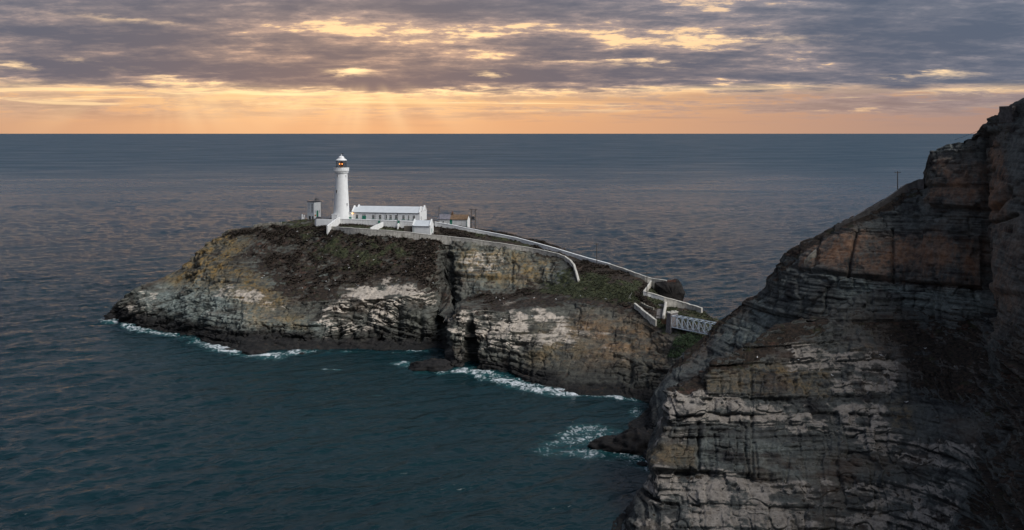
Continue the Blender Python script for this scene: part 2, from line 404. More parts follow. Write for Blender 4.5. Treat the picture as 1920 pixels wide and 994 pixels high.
grass = np.maximum.reduce([0.62 * pm([(560, 428), (700, 440), (800, 450), (800, 500), (700, 520), (600, 510), (560, 465)], 30, 30), pm([(632, 424), (775, 430), (775, 440), (640, 430)], 4, 2), pm([(1020, 505), (1205, 520), (1205, 575), (1080, 560), (1000, 550)], 12), pm([(500, 408), (620, 405), (620, 424), (540, 428)], 8), 0.95 * pm([(1080, 520), (1205, 530), (1205, 575), (1140, 565), (1080, 555), (1000, 545), (1010, 535)], 8), pm([(1205, 520), (1400, 570), (1400, 660), (1260, 650), (1225, 580)], 6), 0.6 * pm([(830, 424), (1000, 452), (1000, 470), (880, 445)], 5)])
guano = np.maximum.reduce([pm([(600, 575), (640, 545), (740, 520), (832, 548), (822, 580), (765, 565), (742, 612), (690, 622), (605, 640), (592, 605)], 10), pm([(846, 592), (900, 568), (1010, 575), (1080, 595), (1010, 612), (886, 650), (866, 692), (838, 665)], 10), 0.75 * pm([(860, 590), (1080, 592), (1090, 650), (900, 680)], 18), 0.62 * pm([(214, 600), (250, 552), (310, 535), (300, 595), (240, 606)], 8), 0.85 * pm([(392, 560), (410, 528), (480, 540), (545, 575), (500, 582), (440, 562)], 8), 0.45 * pm([(300, 600), (440, 560), (560, 600), (600, 640), (400, 625)], 14), 0.5 * pm([(1060, 590), (1200, 620), (1200, 700), (1050, 690)], 20), 0.62 * pm([(860, 480), (960, 470), (960, 520), (880, 520)], 8)])
ochre = np.maximum.reduce([pm([(300, 520), (372, 470), (430, 428), (480, 440), (450, 480), (520, 530), (545, 565), (470, 590), (420, 545), (330, 540)], 12), 0.9 * pm([(870, 470), (1040, 480), (1040, 535), (940, 540), (870, 520)], 10), 0.8 * pm([(450, 560), (560, 580), (580, 620), (470, 610)], 12), 0.6 * pm([(1000, 600), (1230, 600), (1240, 680), (1000, 680)], 25), 0.6 * pm([(640, 470), (700, 480), (680, 520), (560, 520), (470, 470), (560, 440)], 20)])
pale = np.maximum.reduce([pm([(250, 560), (330, 520), (450, 520), (520, 590), (640, 600), (600, 640), (420, 625), (290, 605)], 14), 0.8 * pm([(440, 440), (640, 470), (640, 560), (520, 560), (450, 490)], 16), 0.7 * pm([(850, 455), (1060, 480), (1080, 540), (880, 560)], 8), 0.22 * np.ones_like(U)])
wetz = Z + nA * 2.2 + nB * 0.8
wet_and_shade = np.maximum(sstep(7.5, 3.5, wetz) * sstep(640, 560, U) , sstep(4.6, 1.8, wetz))
wet_and_shade = np.maximum(wet_and_shade, 0.7 * sstep(9, 5, wetz) * pm([(620, 640), (700, 610), (760, 580), (840, 600), (840, 660), (620, 665)], 10))
wet_and_shade = np.maximum(wet_and_shade, 0.45 * pm([(832, 470), (850, 480), (852, 590), (846, 612), (830, 590)], 5, 5))  # shade of the recessed cleft, painted dark through this mask
wet_and_shade = np.maximum(wet_and_shade, 0.95 * pm([(880, 592), (889, 592), (889, 690), (876, 690)], 2, 1))  # deep split in the block, its shade painted dark the same way
wet_and_shade = np.maximum(wet_and_shade, 0.5 * pm([(1040, 660), (1260, 690), (1260, 770), (1040, 745)], 14))
veg = veg * (1 - 0.42 * pm([(430, 470), (470, 425), (560, 440), (640, 500), (620, 580), (500, 560)], 25, 20))
rust = 0.5 * pm([(1080, 600), (1250, 600), (1250, 680), (1100, 680)], 25)
speck = pm([(440, 430), (600, 415), (840, 455), (830, 540), (640, 640), (520, 560), (440, 500)], 20) * 0.8 + 0.7 * pm([(900, 560), (1100, 560), (1200, 600), (900, 600)], 10)
# relief
smooth_top = np.clip(veg * sstep(0.45, 0.8, N[..., 2]), 0, 1)
rockw = 1 - 0.60 * smooth_top
fold = 3.5 * fbm(X / 40, Y / 40, Z / 40, 2, 31) + 0.9 * nA + np.interp(X, [-175, -115, -75, -52, -38, -24, 10, 60], [25, 3, -1, -6, -2, 0, 0.5, -4])
t_al = X * 0.93 - Y * 0.35 + nA * 3.0 + nB * 0.5
o1, e1, j1 = blocks(Z + fold, t_al, 3.0, 6.0, 3); o2, e2, j2 = blocks(Z + fold * 1.0 + 2, t_al + 3, 1.0, 2.2, 5)
o4, e4, j4 = blocks(Z + fold * 1.0 + 7, t_al * 0.8 + 11, 6.5, 10.0, 7)
cv = np.abs(vnoise(X / 5.0 + nB * .5, Y / 5.0, Z / 7.0, 101)); cv2 = np.abs(vnoise(X / 2.2 + nB * .4, Y / 2.2, Z / 3.0, 103))
d = 1.5 * o4 + 1.35 * o1 + 0.85 * o2 + 1.6 * nA + 1.1 * nB + 0.45 * nC - 1.5 * np.exp(-(cv / 0.07) ** 2) - 0.8 * np.exp(-(cv2 / 0.08) ** 2) - 0.6 * np.exp(-(e4 / 0.35) ** 2)
d -= 0.55 * np.exp(-(e1 / 0.35) ** 2) + 0.8 * np.exp(-(j1 / 0.3) ** 2) + 0.30 * np.exp(-(e2 / 0.2) ** 2)
# vertical gullies and clefts seen in the cliffs
def cleft(u0, v0, v1, w, depth):
    return depth * np.exp(-((U - u0 + nB * 3) / w) ** 2) * sstep(v0 - 8, v0 + 8, V) * sstep(v1 + 8, v1 - 8, V)
d -= cleft(882, 606, 690, 4.5, 7.0) + cleft(843, 470, 590, 7, 2.2) + cleft(960, 470, 545, 3, 2.0) + cleft(1032, 480, 525, 4, 1.8) + cleft(1180, 640, 720, 6, 3.0) + cleft(632, 600, 650, 7, 3.5) + cleft(745, 560, 650, 8, 2.5) + cleft(790, 560, 640, 5, 2.0) + cleft(450, 550, 600, 4, 1.5) + cleft(870, 590, 680, 3, 1.0)
d *= rockw * sstep(-3, 1.5, Z) * 1.0
d = np.where(Z < 1.0, d * 0.8, d)
No = N.copy(); No[..., 2] *= 0.6
topflat = sstep(0.75, 0.95, N[..., 2])
P = P + No * (d * (1 - 0.75 * topflat))[..., None]
P[..., 2] += smooth_top * (0.45 * nB + 0.28 * nC) * sstep(421, 440, V + 0 * U) + smooth_top * 0.15 * nB
ISL_ATTR = dict(veg=veg, grass=grass, guano=guano, ochre=ochre, pale=pale, wet_and_shade=wet_and_shade, rust=rust, speck=speck)
me = grid_mesh('island', P, ISL_ATTR)
island = link('island', me, M_island, kind='structure')
ISL_P = P

# ------------------------------------------------------------------ mainland cliff (far) and the near spur
def noise3(P):
    X, Y, Z = P[..., 0], P[..., 1], P[..., 2]
    return fbm(X / 12, Y / 12, Z / 8, 4, 41), fbm(X / 2.6, Y / 2.6, Z / 1.8, 4, 51), fbm(X / 0.8, Y / 0.8, Z / 0.6, 3, 61)
AC = []
def acol(u, w, pts, ridge, bk=None):
    w0 = wl(w); Yr = ridge[1]; Zr = H - (ridge[0] - HZ) / F * Yr
    b1 = at_z(Zr - 3.0, Yr + 8) if bk is None else bk
    AC.append((u, [at_z(-4, w0[1] - 3), w0] + pts + [ridge, b1, at_z(-5, Yr + 40)]))
acol(1178, 806, [at_z(.2, 231), at_z(.3, 232), at_z(.4, 233), at_z(.4, 234)], at_z(.3, 235), at_z(-1, 238))
acol(1200, 822, [(812, 225), (802, 228), (793, 231), (783, 234)], (775, 237), at_z(-1, 243))
acol(1232, 866, [(842, 209), (810, 216), (785, 224), (760, 233)], (738, 240), at_z(2, 249))
acol(1250, 880, [(845, 206), (800, 215), (765, 224), (725, 236)], (702, 243))
acol(1275, 888, [(840, 206), (790, 217), (745, 228), (692, 240)], (668, 246))
acol(1320, 890, [(815, 212), (750, 224), (705, 233), (655, 244)], (632, 248))
acol(1345, 895, [(800, 213), (720, 229), (675, 236), (625, 245)], (603, 248))
acol(1390, 900, [(780, 214), (690, 230), (645, 236), (592, 243)], (567, 246.5))
acol(1438, 905, [(760, 214), (650, 229), (600, 234), (556, 240)], (536, 245))
acol(1450, 905, [(755, 214), (645, 228.5), (590, 233), (540, 238.5)], (508, 244))
acol(1475, 905, [(740, 213), (640, 226), (575, 230), (515, 236)], (471, 243))
acol(1530, 905, [(720, 211), (630, 220), (545, 224), (468, 234)], (440, 241))
acol(1600, 905, [(700, 209), (600, 217), (525, 221), (432, 230)], (405, 239))
acol(1660, 910, [(690, 207), (600, 213), (530, 217.5), (420, 229)], (372, 237))
acol(1715, 915, [(685, 204), (600, 210), (534, 214.5), (410, 226)], (341, 235))
acol(1734, 918, [(683, 203), (600, 209), (535, 213), (400, 225)], (336, 233.5))
acol(1742, 920, [(682, 202), (600, 208), (536, 212), (395, 221)], (294, 228))
acol(1762, 925, [(680, 200), (600, 206.5), (536, 210), (390, 218)], (274, 226))
acol(1800, 940, [(675, 197), (600, 203), (538, 206.5), (380, 214)], (262, 222))
acol(1838, 955, [(670, 195), (600, 202), (540, 206), (380, 211)], (237, 216))
acol(1852, 965, [(668, 194), (600, 200.5), (540, 204), (378, 209)], (228, 213))
acol(1866, 985, [(665, 178), (600, 182), (540, 186), (375, 195)], (214, 208))
acol(1895, 1010, [(665, 170), (600, 174), (540, 178), (370, 188)], (199, 204))
acol(1930, 1050, [(660, 163), (600, 167), (540, 170), (360, 181)], (180, 198))
acol(2100, 1200, [(660, 139), (600, 142), (540, 145), (340, 156)], (120, 172))
acol(2500, 1550, [(660, 104), (600, 106), (540, 109), (330, 118)], (40, 132))
us = np.concatenate([np.arange(1178.0, 1960.0, 1.7), np.linspace(1962, 2500, 60)])
U, V, P = net(AC, [0.2, 1.2, 0.9, 0.8, 1.6, 0.9, 0.3, 0.3], us, 420)
P = blur(P, 1); N = normals(P); X, Y, Z = P[..., 0], P[..., 1], P[..., 2]
nA, nB, nC = noise3(P)
veg = np.maximum.reduce([pm([(1250, 700), (1340, 600), (1450, 500), (1480, 465), (1735, 330), (1740, 350), (1690, 385), (1600, 425), (1530, 460), (1490, 490), (1470, 520), (1400, 570), (1330, 640), (1270, 690)], 6, 6), 0.8 * pm([(1640, 590), (1850, 590), (1850, 700), (1700, 720), (1640, 650)], 20), 0.75 * pm([(1870, 600), (1930, 560), (1960, 900), (1880, 900)], 25), 0.5 * pm([(1780, 262), (1920, 190), (1920, 330), (1850, 300)], 10)])
grass = 0.35 * pm([(1500, 600), (1560, 590), (1560, 640), (1480, 640)], 10) + 0.25 * pm([(1440, 480), (1480, 480), (1460, 540), (1420, 560)], 10)
rust = np.maximum.reduce([pm([(1530, 440), (1600, 430), (1850, 450), (1840, 540), (1690, 525), (1550, 505), (1510, 500)], 10), pm([(1745, 300), (1850, 300), (1845, 390), (1745, 380)], 12), pm([(1860, 260), (1905, 300), (1895, 420), (1862, 420)], 10), 0.6 * pm([(1860, 420), (1920, 420), (1920, 620), (1870, 620)], 20), 0.5 * pm([(1270, 690), (1340, 610), (1360, 620), (1300, 680)], 6)])
pale = 0.5 * pm([(1340, 620), (1440, 560), (1480, 640), (1400, 660)], 12) + 0.7 * pm([(1560, 520), (1850, 545), (1845, 590), (1560, 560)], 8) + 0.3
guano = 0.35 * pm([(1400, 560), (1500, 560), (1500, 640), (1400, 640)], 15) + 0.3 * pm([(1530, 430), (1850, 400), (1850, 440), (1560, 450)], 8)
wet_and_shade = sstep(7, 3, Z + 2 * nA) + 0.7 * pm([(1842, 240), (1858, 240), (1866, 420), (1866, 620), (1846, 620), (1852, 420)], 4, 4)  # low damp band, plus painted shade down the dark gully
fold = 3 * fbm(X / 50, Y / 50, Z / 50, 2, 71) + 0.6 * nA
t_al = X * 0.95 - Y * 0.3 + nA * 2.4 + nB * 0.4
o1, e1, j1 = blocks(Z + fold, t_al, 4.5, 7.0, 13); o2, e2, j2 = blocks(Z + fold + 2, t_al + 3, 1.1, 2.4, 15)
face = np.maximum.reduce([pm([(1540, 440), (1840, 440), (1845, 540), (1700, 528), (1545, 512)], 5, 3), 0.9 * pm([(1748, 300), (1838, 295), (1846, 390), (1748, 385)], 5, 3), 0.85 * pm([(1866, 250), (1930, 240), (1930, 640), (1866, 640)], 8, 4)])
face = sstep(0.2, 0.6, face)
rough = 0.85 - 0.72 * face
smooth_top = np.clip(veg * sstep(0.5, 0.8, N[..., 2]), 0, 1)
cv = np.abs(vnoise(X / 4.0 + nB * .5, Y / 4.0, Z / 6.0, 105))
d = rough * (1.3 * o1 + 0.65 * o2 - 0.9 * np.exp(-(cv / 0.06) ** 2)) + (0.4 + 0.6 * rough) * (1.0 * nA + 0.5 * nB + 0.22 * nC)
d -= rough * (0.6 * np.exp(-(e1 / 0.25) ** 2) + 0.9 * np.exp(-(j1 / 0.22) ** 2) + 0.25 * np.exp(-(e2 / 0.18) ** 2))
d -= 0.04 * np.exp(-(e2 / 0.12) ** 2)
def cr(u0, v0, u1, v1, w, depth):       # crack between two points of the face
    L2 = (u1 - u0) ** 2 + (v1 - v0) ** 2; t = np.clip(((U - u0) * (u1 - u0) + (V - v0) * (v1 - v0)) / L2, 0, 1)
    dd = np.hypot(U - u0 - t * (u1 - u0) + nB * 2, V - v0 - t * (v1 - v0) + nB * 2)
    return depth * np.exp(-(dd / w) ** 2)
d -= cr(1673, 430, 1676, 528, 2.6, 1.6) + cr(1606, 430, 1590, 520, 3.2, 1.8) + cr(1500, 508, 1840, 541, 3.0, 1.5) + cr(1838, 250, 1852, 420, 5, 3.5) + cr(1852, 420, 1856, 620, 6, 4.0) + cr(1750, 390, 1850, 395, 3, 1.2) + cr(1700, 350, 1850, 352, 3, 0.8) + cr(1870, 395, 1900, 360, 5, 2.5) + cr(1866, 420, 1915, 405, 3, 1.5) + cr(1540, 440, 1530, 500, 3, 1.2) + cr(1750, 530, 1752, 600, 3, 1.2)
d += 1.2 * sstep(-10, 6, (U - 1500) * 0.097 + 510 - V) * face * 0.8
d *= (1 - 0.75 * smooth_top) * sstep(-3, 1, Z)
No = N.copy(); No[..., 2] *= 0.6
P = P + No * d[..., None]
ACT = dict(veg=veg, grass=grass, guano=guano, ochre=0 * U, pale=pale, wet_and_shade=wet_and_shade, rust=rust, speck=0.3 * veg)
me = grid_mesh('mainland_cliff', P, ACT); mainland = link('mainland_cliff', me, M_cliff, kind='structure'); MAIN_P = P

BC = []
def bcol(u, w, pts, ridge, bk=None):
    w0 = wl(w); Yr = ridge[1]; Zr = H - (ridge[0] - HZ) / F * Yr
    BC.append((u, [at_z(-4, w0[1] - 3), w0] + pts + [ridge, at_z(Zr - 3.0, Yr + 6) if bk is None else bk, at_z(-5, Yr + 16)]))
bcol(1148, 1022, [at_z(.2, 166.5), at_z(.3, 167), at_z(.4, 168), at_z(.4, 169)], at_z(.3, 170), at_z(-1, 173))
bcol(1165, 1028, [(1020, 165), (1012, 166.5), (1005, 167.5), (998, 169)], (992, 171), at_z(0, 176))
bcol(1200, 1040, [(1015, 164), (985, 168), (962, 171), (942, 174)], (926, 177), at_z(2, 184))
bcol(1232, 1046, [(1000, 165), (955, 170), (920, 174), (893, 178)], (874, 181), at_z(4, 190))
bcol(1237, 1047, [(990, 165.5), (930, 172), (880, 177), (820, 182)], (790, 186), at_z(8, 196))
bcol(1252, 1048, [(985, 166), (920, 173), (862, 178), (786, 183.5)], (742, 190))
bcol(1290, 1048, [(980, 166), (910, 173.5), (850, 178.5), (768, 185)], (715, 193))
bcol(1318, 1048, [(975, 166), (900, 174), (840, 179), (752, 187)], (700, 195))
bcol(1326, 1048, [(975, 166), (900, 174), (840, 179), (748, 188)], (688, 193))
bcol(1400, 1050, [(970, 166), (900, 173.5), (825, 179.5), (738, 188.5)], (646, 199))
bcol(1480, 1050, [(965, 166), (900, 172.5), (815, 180.5), (700, 193)], (604, 206))
bcol(1560, 1052, [(965, 165.5), (900, 171.5), (810, 180.5), (690, 195)], (586, 210))
bcol(1640, 1060, [(970, 164), (900, 170), (800, 180), (670, 197)], (543, 215.5))
bcol(1740, 1075, [(975, 160), (900, 166), (800, 177.5), (685, 193)], (577, 211))
bcol(1830, 1100, [(980, 155), (900, 161), (800, 172), (690, 187)], (592, 204))
bcol(1850, 1115, [(985, 152), (900, 158), (800, 168), (690, 183)], (596, 200))
bcol(1875, 1140, [(990, 145), (900, 151), (800, 160), (690, 173)], (600, 186))
bcol(1930, 1240, [(1000, 132), (900, 138), (800, 146), (690, 157)], (600, 168))
bcol(2100, 1450, [(1000, 110), (900, 116), (800, 122), (690, 131)], (600, 141))
bcol(2500, 1900, [(1000, 80), (900, 84), (800, 89), (690, 96)], (600, 104))
us = np.concatenate([np.arange(1148.0, 1960.0, 1.45), np.linspace(1962, 2500, 50)])
U, V, P = net(BC, [0.15, 0.75, 0.95, 1.2, 1.5, 1.2, 0.3, 0.3], us, 440)
P = blur(P, 1); N = normals(P); X, Y, Z = P[..., 0], P[..., 1], P[..., 2]
nA, nB, nC = noise3(P)
veg = np.maximum.reduce([pm([(1300, 700), (1380, 655), (1480, 600), (1560, 590), (1540, 625), (1470, 650), (1400, 690), (1330, 700)], 8, 8), 0.9 * pm([(1600, 600), (1840, 600), (1870, 640), (1850, 780), (1720, 720), (1680, 640)], 20), 0.9 * pm([(1860, 700), (1930, 560), (1960, 1000), (1830, 1000), (1850, 900)], 20), pm([(1262, 735), (1315, 695), (1325, 730), (1290, 745)], 5, 5)])
grass = 0.10 * np.ones_like(U) + 0.2 * pm([(1540, 600), (1640, 560), (1640, 640)], 10)
guano = np.maximum.reduce([pm([(1240, 745), (1330, 730), (1500, 760), (1640, 750), (1690, 780), (1840, 830), (1840, 890), (1700, 870), (1560, 830), (1400, 800), (1240, 800)], 10, 8), 0.95 * pm([(1235, 870), (1500, 880), (1600, 900), (1820, 900), (1800, 1010), (1180, 1010)], 14, 10), 0.95 * pm([(1470, 640), (1690, 665), (1690, 740), (1560, 745), (1480, 700)], 10, 8), 0.7 * pm([(1236, 790), (1310, 790), (1310, 840), (1236, 840)], 8), 0.6 * pm([(1400, 640), (1500, 600), (1500, 640), (1420, 670)], 8), 0.35 * np.ones_like(U)])
guano = guano * (1 - 0.75 * pm([(1330, 690), (1460, 700), (1560, 690), (1560, 745), (1440, 750), (1330, 735)], 5, 4)) * (1 - 0.8 * pm([(1310, 812), (1400, 815), (1530, 840), (1530, 905), (1420, 900), (1310, 870)], 6, 5)) * (1 - 0.8 * pm([(1665, 745), (1700, 740), (1850, 760), (1850, 830), (1700, 825), (1665, 800)], 6, 5))
ochre = 0.55 * np.maximum.reduce([pm([(1330, 690), (1450, 680), (1560, 690), (1560, 745), (1330, 735)], 6), pm([(1665, 750), (1705, 745), (1705, 810), (1670, 800)], 5), 0.8 * pm([(1236, 835), (1310, 835), (1305, 880), (1236, 875)], 6), 0.6 * pm([(1560, 640), (1660, 660), (1650, 690)], 10)])
pale = 0.25 + 0.3 * pm([(1310, 812), (1530, 840), (1530, 905), (1310, 870)], 6)
rust = 0.35 * pm([(1600, 640), (1850, 640), (1850, 740), (1650, 700)], 20)
wet_and_shade = sstep(3, 0.5, Z + nA)
fold = 2.0 * fbm(X / 60, Y / 60, Z / 60, 2, 81) + 0.35 * nA
t_al = X * 0.97 - Y * 0.25 + nA * 2.6 + nB * 0.5
o1, e1, j1 = blocks(Z + fold, t_al, 2.6, 4.5, 23); o2, e2, j2 = blocks(Z + fold + 2, t_al + 3, 0.85, 1.9, 25); o3, e3, j3 = blocks(Z + fold * 0.9, t_al * 0.9 - 2, 6.5, 11.0, 27)
cv = np.abs(vnoise(X / 3.0 + nB * .5, Y / 3.0, Z / 5.0, 107))
d = 1.7 * o3 + 1.6 * o1 + 0.9 * o2 + 1.0 * nA + 0.65 * nB + 0.34 * nC - 0.7 * np.exp(-(cv / 0.06) ** 2)
smooth_faces = np.maximum.reduce([pm([(1322, 690), (1460, 690), (1460, 745), (1322, 738)], 4, 2), pm([(1310, 810), (1530, 838), (1530, 905), (1310, 870)], 5, 3), pm([(1238, 795), (1308, 795), (1308, 878), (1238, 875)], 4, 2), pm([(1668, 745), (1850, 765), (1850, 830), (1675, 815)], 5, 3)])
d = d * (1 - 0.62 * smooth_faces) + 0.5 * smooth_faces
d -= (1 - 0.5 * smooth_faces) * (0.55 * np.exp(-(e1 / 0.22) ** 2) + 0.25 * np.exp(-(e2 / 0.15) ** 2)) + 0.45 * np.exp(-(j1 / 0.16) ** 2) + 0.5 * np.exp(-(e3 / 0.3) ** 2)
d -= cr(1322, 688, 1322, 742, 2.5, 1.5) + cr(1352, 700, 1352, 740, 2, 0.9) + cr(1387, 700, 1390, 742, 2, 1.0) + cr(1410, 692, 1411, 900, 3, 1.4) + cr(1309, 795, 1310, 880, 3, 1.6) + cr(1340, 815, 1343, 875, 2, 0.8) + cr(1395, 830, 1405, 890, 2, 1.0) + cr(1415, 830, 1422, 895, 2, 1.0) + cr(1480, 850, 1475, 905, 2, 0.8) + cr(1240, 885, 1330, 888, 4, 2.0) + cr(1330, 745, 1480, 750, 4, 1.5)
smooth_top = np.clip(veg * sstep(0.5, 0.85, N[..., 2]), 0, 1)
d *= (1 - 0.6 * smooth_top) * sstep(-3, 1, Z)
No = N.copy(); No[..., 2] *= 0.35
P = P + No * d[..., None]
P[..., 2] += 0.25 * (1 - smooth_top) * o2 * sstep(0.3, 0.7, N[..., 2])
me = grid_mesh('cliff_spur', P, dict(veg=veg, grass=grass, guano=guano, ochre=ochre, pale=pale, wet_and_shade=wet_and_shade, rust=rust, speck=0.5 * veg))
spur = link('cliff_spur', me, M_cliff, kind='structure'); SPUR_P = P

# headland that carries the viewpoint and rises inland out of view, raised to shade the near cliff
hx = np.linspace(-160, 620, 110); hy = np.linspace(-500, 300, 110)
HX, HY = np.meshgrid(hx, hy)
edge_x = np.interp(HY, [-500, -120, -40, -6, 0, 20, 50, 90, 130, 180, 215, 300], [-120, -60, -30, -14, 12, 46, 72, 86, 96, 124, 150, 200])
dist = HX - edge_x
hz = np.where(dist > 0, 73.2 + np.interp(HY, [-500, 60, 200, 300], [130, 120, 30, 15]) * (1 - np.exp(-np.maximum(dist, 0) / 130)) + 1.5 * fbm(HX / 20, HY / 20, 0 * HX, 3, 91), 73.2 + np.maximum(dist, -14) * 5.6)
hz = np.where((np.hypot(HX, HY) < 14) & (hz > 73.2), 73.2, hz)
me = grid_mesh('hill', np.stack([HX, HY, np.maximum(hz, -5)], -1), dict(veg=np.ones_like(HX), grass=0.3 + 0 * HX, guano=0 * HX, ochre=0 * HX, pale=0 * HX, wet_and_shade=0 * HX, rust=0 * HX, speck=0 * HX))
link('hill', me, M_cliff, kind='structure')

# ------------------------------------------------------------------ the sea
def ocean(L, N, lam_peak, wdir, rms, spread, seed):
    rng = np.random.default_rng(seed)
    k = np.fft.fftfreq(N, L / N) * 2 * np.pi
    KX, KY = np.meshgrid(k, k); kk = np.hypot(KX, KY); kk[0, 0] = 1e-6
    kp = 2 * np.pi / lam_peak
    S = np.exp(-1.25 * (kp / kk) ** 2) / kk ** 4
    c = (KX * wdir[0] + KY * wdir[1]) / kk
    S = S * (np.abs(c) ** spread + 0.03); S[0, 0] = 0
    S *= np.exp(-(kk * 0.35) ** 2)
    A = np.sqrt(S) * (rng.normal(size=S.shape) + 1j * rng.normal(size=S.shape))
    h = np.fft.ifft2(A); hr = h.real; s = rms / hr.std()
    dx = np.fft.ifft2(1j * KX / kk * A).real * s; dy = np.fft.ifft2(1j * KY / kk * A).real * s
    return hr * s, -dx, -dy, L, N
def sample(o, X, Y, rot):
    h, dx, dy, L, N = o
    c, s = math.cos(rot), math.sin(rot)
    a = (X * c - Y * s) / L * N; b = (X * s + Y * c) / L * N
    i = np.floor(a); j = np.floor(b); fa, fb = a - i, b - j
    i = i.astype(int) % N; j = j.astype(int) % N; i1 = (i + 1) % N; j1 = (j + 1) % N
    r = []
    for g in (h, dx, dy):
        r.append((g[j, i] * (1 - fa) + g[j, i1] * fa) * (1 - fb) + (g[j1, i] * (1 - fa) + g[j1, i1] * fa) * fb)
    return r
vs = np.concatenate([[2600, 1700, 1300, 1180], np.linspace(1120, 262, 540), 250 + np.geomspace(11, 0.75, 60)])
ratio = np.concatenate([np.linspace(-6, -0.62, 30), np.linspace(-0.60, 0.48, 960), np.linspace(0.5, 6, 40)])
YY, RR = np.meshgrid(H * F / (vs - HZ), ratio, indexing='ij'); XX = RR * YY
w1 = sample(ocean(240, 384, 17, (0.45, -0.89), 0.31, 9, 1), XX, YY, 0.0)
w2 = sample(ocean(97, 256, 6.0, (0.30, -0.95), 0.11, 2, 2), XX, YY, 0.35)
lee = np.clip(poly_mask(XX, YY, [(-150, 330), (-60, 330), (60, 270), (60, 120), (-30, 140)], 45), 0, 1)
a1 = (1 - 0.62 * lee) * sstep(2600, 700, YY); a2 = (1 - 0.25 * lee) * sstep(900, 350, YY)
gust = 0.8 + 0.5 * fbm(XX / 90, YY / 140, 0 * XX, 3, 5)
SZ = (w1[0] * a1 + w2[0] * a2) * gust
SP = np.stack([XX + 0.7 * (w1[1] * a1 + w2[1] * a2), YY + 0.7 * (w1[2] * a1 + w2[2] * a2), SZ], -1)
# foam where the swell meets rock
FOAM = [  # waterline stretch in photo pixels, width (m), strength
    ([(196, 600), (214, 602), (240, 612), (275, 621)], 4.0, .8), ([(275, 621), (320, 628), (350, 632)], 3.5, .8), ([(345, 632), (378, 642), (410, 651)], 5.0, .9),
    ([(410, 652), (440, 662), (470, 668), (520, 665), (560, 660), (600, 661)], 6.0, 1.0), ([(755, 682), (790, 695), (830, 698), (870, 697), (905, 699), (930, 704)], 4.5, .9),
    ([(905, 708), (950, 716), (1000, 728), (1040, 738), (1080, 736)], 6.0, .95), ([(1090, 737), (1130, 742), (1188, 752)], 3.5, .9),
    ([(1040, 846), (1075, 848), (1110, 850), (1150, 846), (1195, 862), (1240, 880)], 6.0, .62), ([(1060, 815), (1100, 806), (1130, 806)], 6.5, .7), ([(1050, 832), (1090, 826), (1120, 828)], 6.0, .7),
    ([(608, 693), (636, 694)], 1.4, .8), ([(765, 660), (800, 660)], 1.6, .7), ([(735, 663), (760, 664)], 1.2, .6), ([(700, 740), (716, 741)], .9, .5), ([(600, 660), (700, 660), (790, 662)], 1.2, .45), ([(1190, 760), (1235, 868)], 2.5, .5)]
foam = np.zeros_like(XX); sub = (YY > 150) & (YY < 420) & (np.abs(RR) < 0.6)
fx, fy = XX[sub], YY[sub]; ff = np.zeros_like(fx)
fn = fbm(fx / 2.5, fy / 3.0, 0 * fx, 4, 7) * 1.5 + fbm(fx / 11.0, fy / 11.0, 0 * fx, 2, 17) * 1.7 + 0.35
for pts, wd, st in FOAM:
    q = [(P3(u, v, wl(v)[1])[0], wl(v)[1]) for u, v in pts]
    dmin = np.full(fx.shape, 1e9)
    for (x0, y0), (x1, y1) in zip(q[:-1], q[1:]):
        L2 = (x1 - x0) ** 2 + (y1 - y0) ** 2; t = np.clip(((fx - x0) * (x1 - x0) + (fy - y0) * (y1 - y0)) / L2, 0, 1)
        dmin = np.minimum(dmin, np.hypot(fx - x0 - t * (x1 - x0), fy - y0 - t * (y1 - y0)))
    ff = np.maximum(ff, st * sstep(1.0, 0.0, dmin / (wd * 1.35) + fn * 0.34))
foam[sub] = ff
SP[..., 2] += foam * 0.25
SEA_ATTR = dict(foam=foam, lee=lee)
me = grid_mesh('sea', SP[:, ::-1], {k: a[:, ::-1] for k, a in SEA_ATTR.items()})
me.polygons.foreach_set('use_smooth', np.ones(len(me.polygons), bool))
m = bpy.data.materials.new('sea_water'); m.use_nodes = True; nt = m.node_tree; b = nt.nodes['Principled BSDF']
geo = nt.nodes.new('ShaderNodeNewGeometry'); px, py, pz = sep(nt, geo.outputs['Position'])
pl = vec(nt, px, py, 0.0)
nl = noise(nt, pl, 0.012, 4.0, 0.55)
fa = attr(nt, 'foam'); le = attr(nt, 'lee')
lace = noise(nt, vec(nt, px, py * 0.8, 0.0), 0.55, 7.0, 0.70, 1.4)
fo = (fa * 0.92 + (lace - 0.5) * 3.4).smooth(0.50, 1.15) * 0.9 * fa.smooth(0.02, 0.2)
wc = mixc(nt, nl.smooth(0.35, 0.65), (0.0014, 0.0115, 0.0165), (0.0030, 0.0205, 0.0275))
wc = mixc(nt, le * 0.6, wc, (0.0012, 0.0225, 0.0265))
wc = mixc(nt, py.smooth(300.0, 1300.0) * 0.9, wc, (0.021, 0.055, 0.084))  # bluer distant water colour makes up for weak sky reflection
wc = mixc(nt, fa.smooth(0.0, 0.6) * 0.55, wc, (0.02, 0.10, 0.105))
wc = mixc(nt, fo, wc, (0.70, 0.74, 0.76))
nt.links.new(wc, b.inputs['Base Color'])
b.inputs['IOR'].default_value = 1.333
far = py.smooth(450.0, 2600.0); mid = py.smooth(350.0, 1300.0)
wind = noise(nt, vec(nt, px * 0.35, py, 5.0), 0.010, 5.0, 0.65, 0.6); wind2 = noise(nt, vec(nt, px * 0.5, py, 9.0), 0.0016, 5.0, 0.6, 0.4)
r = fo * 0.6 + far * (0.25 + (wind - 0.5) * 0.45 + (wind2 - 0.5) * 0.12) + (wind - 0.5) * mid * 0.25 + 0.19
nt.links.new(r.s, b.inputs['Roughness'])
rot = nt.nodes.new('ShaderNodeVectorRotate'); rot.rotation_type = 'Z_AXIS'; rot.inputs['Angle'].default_value = math.radians(-24)
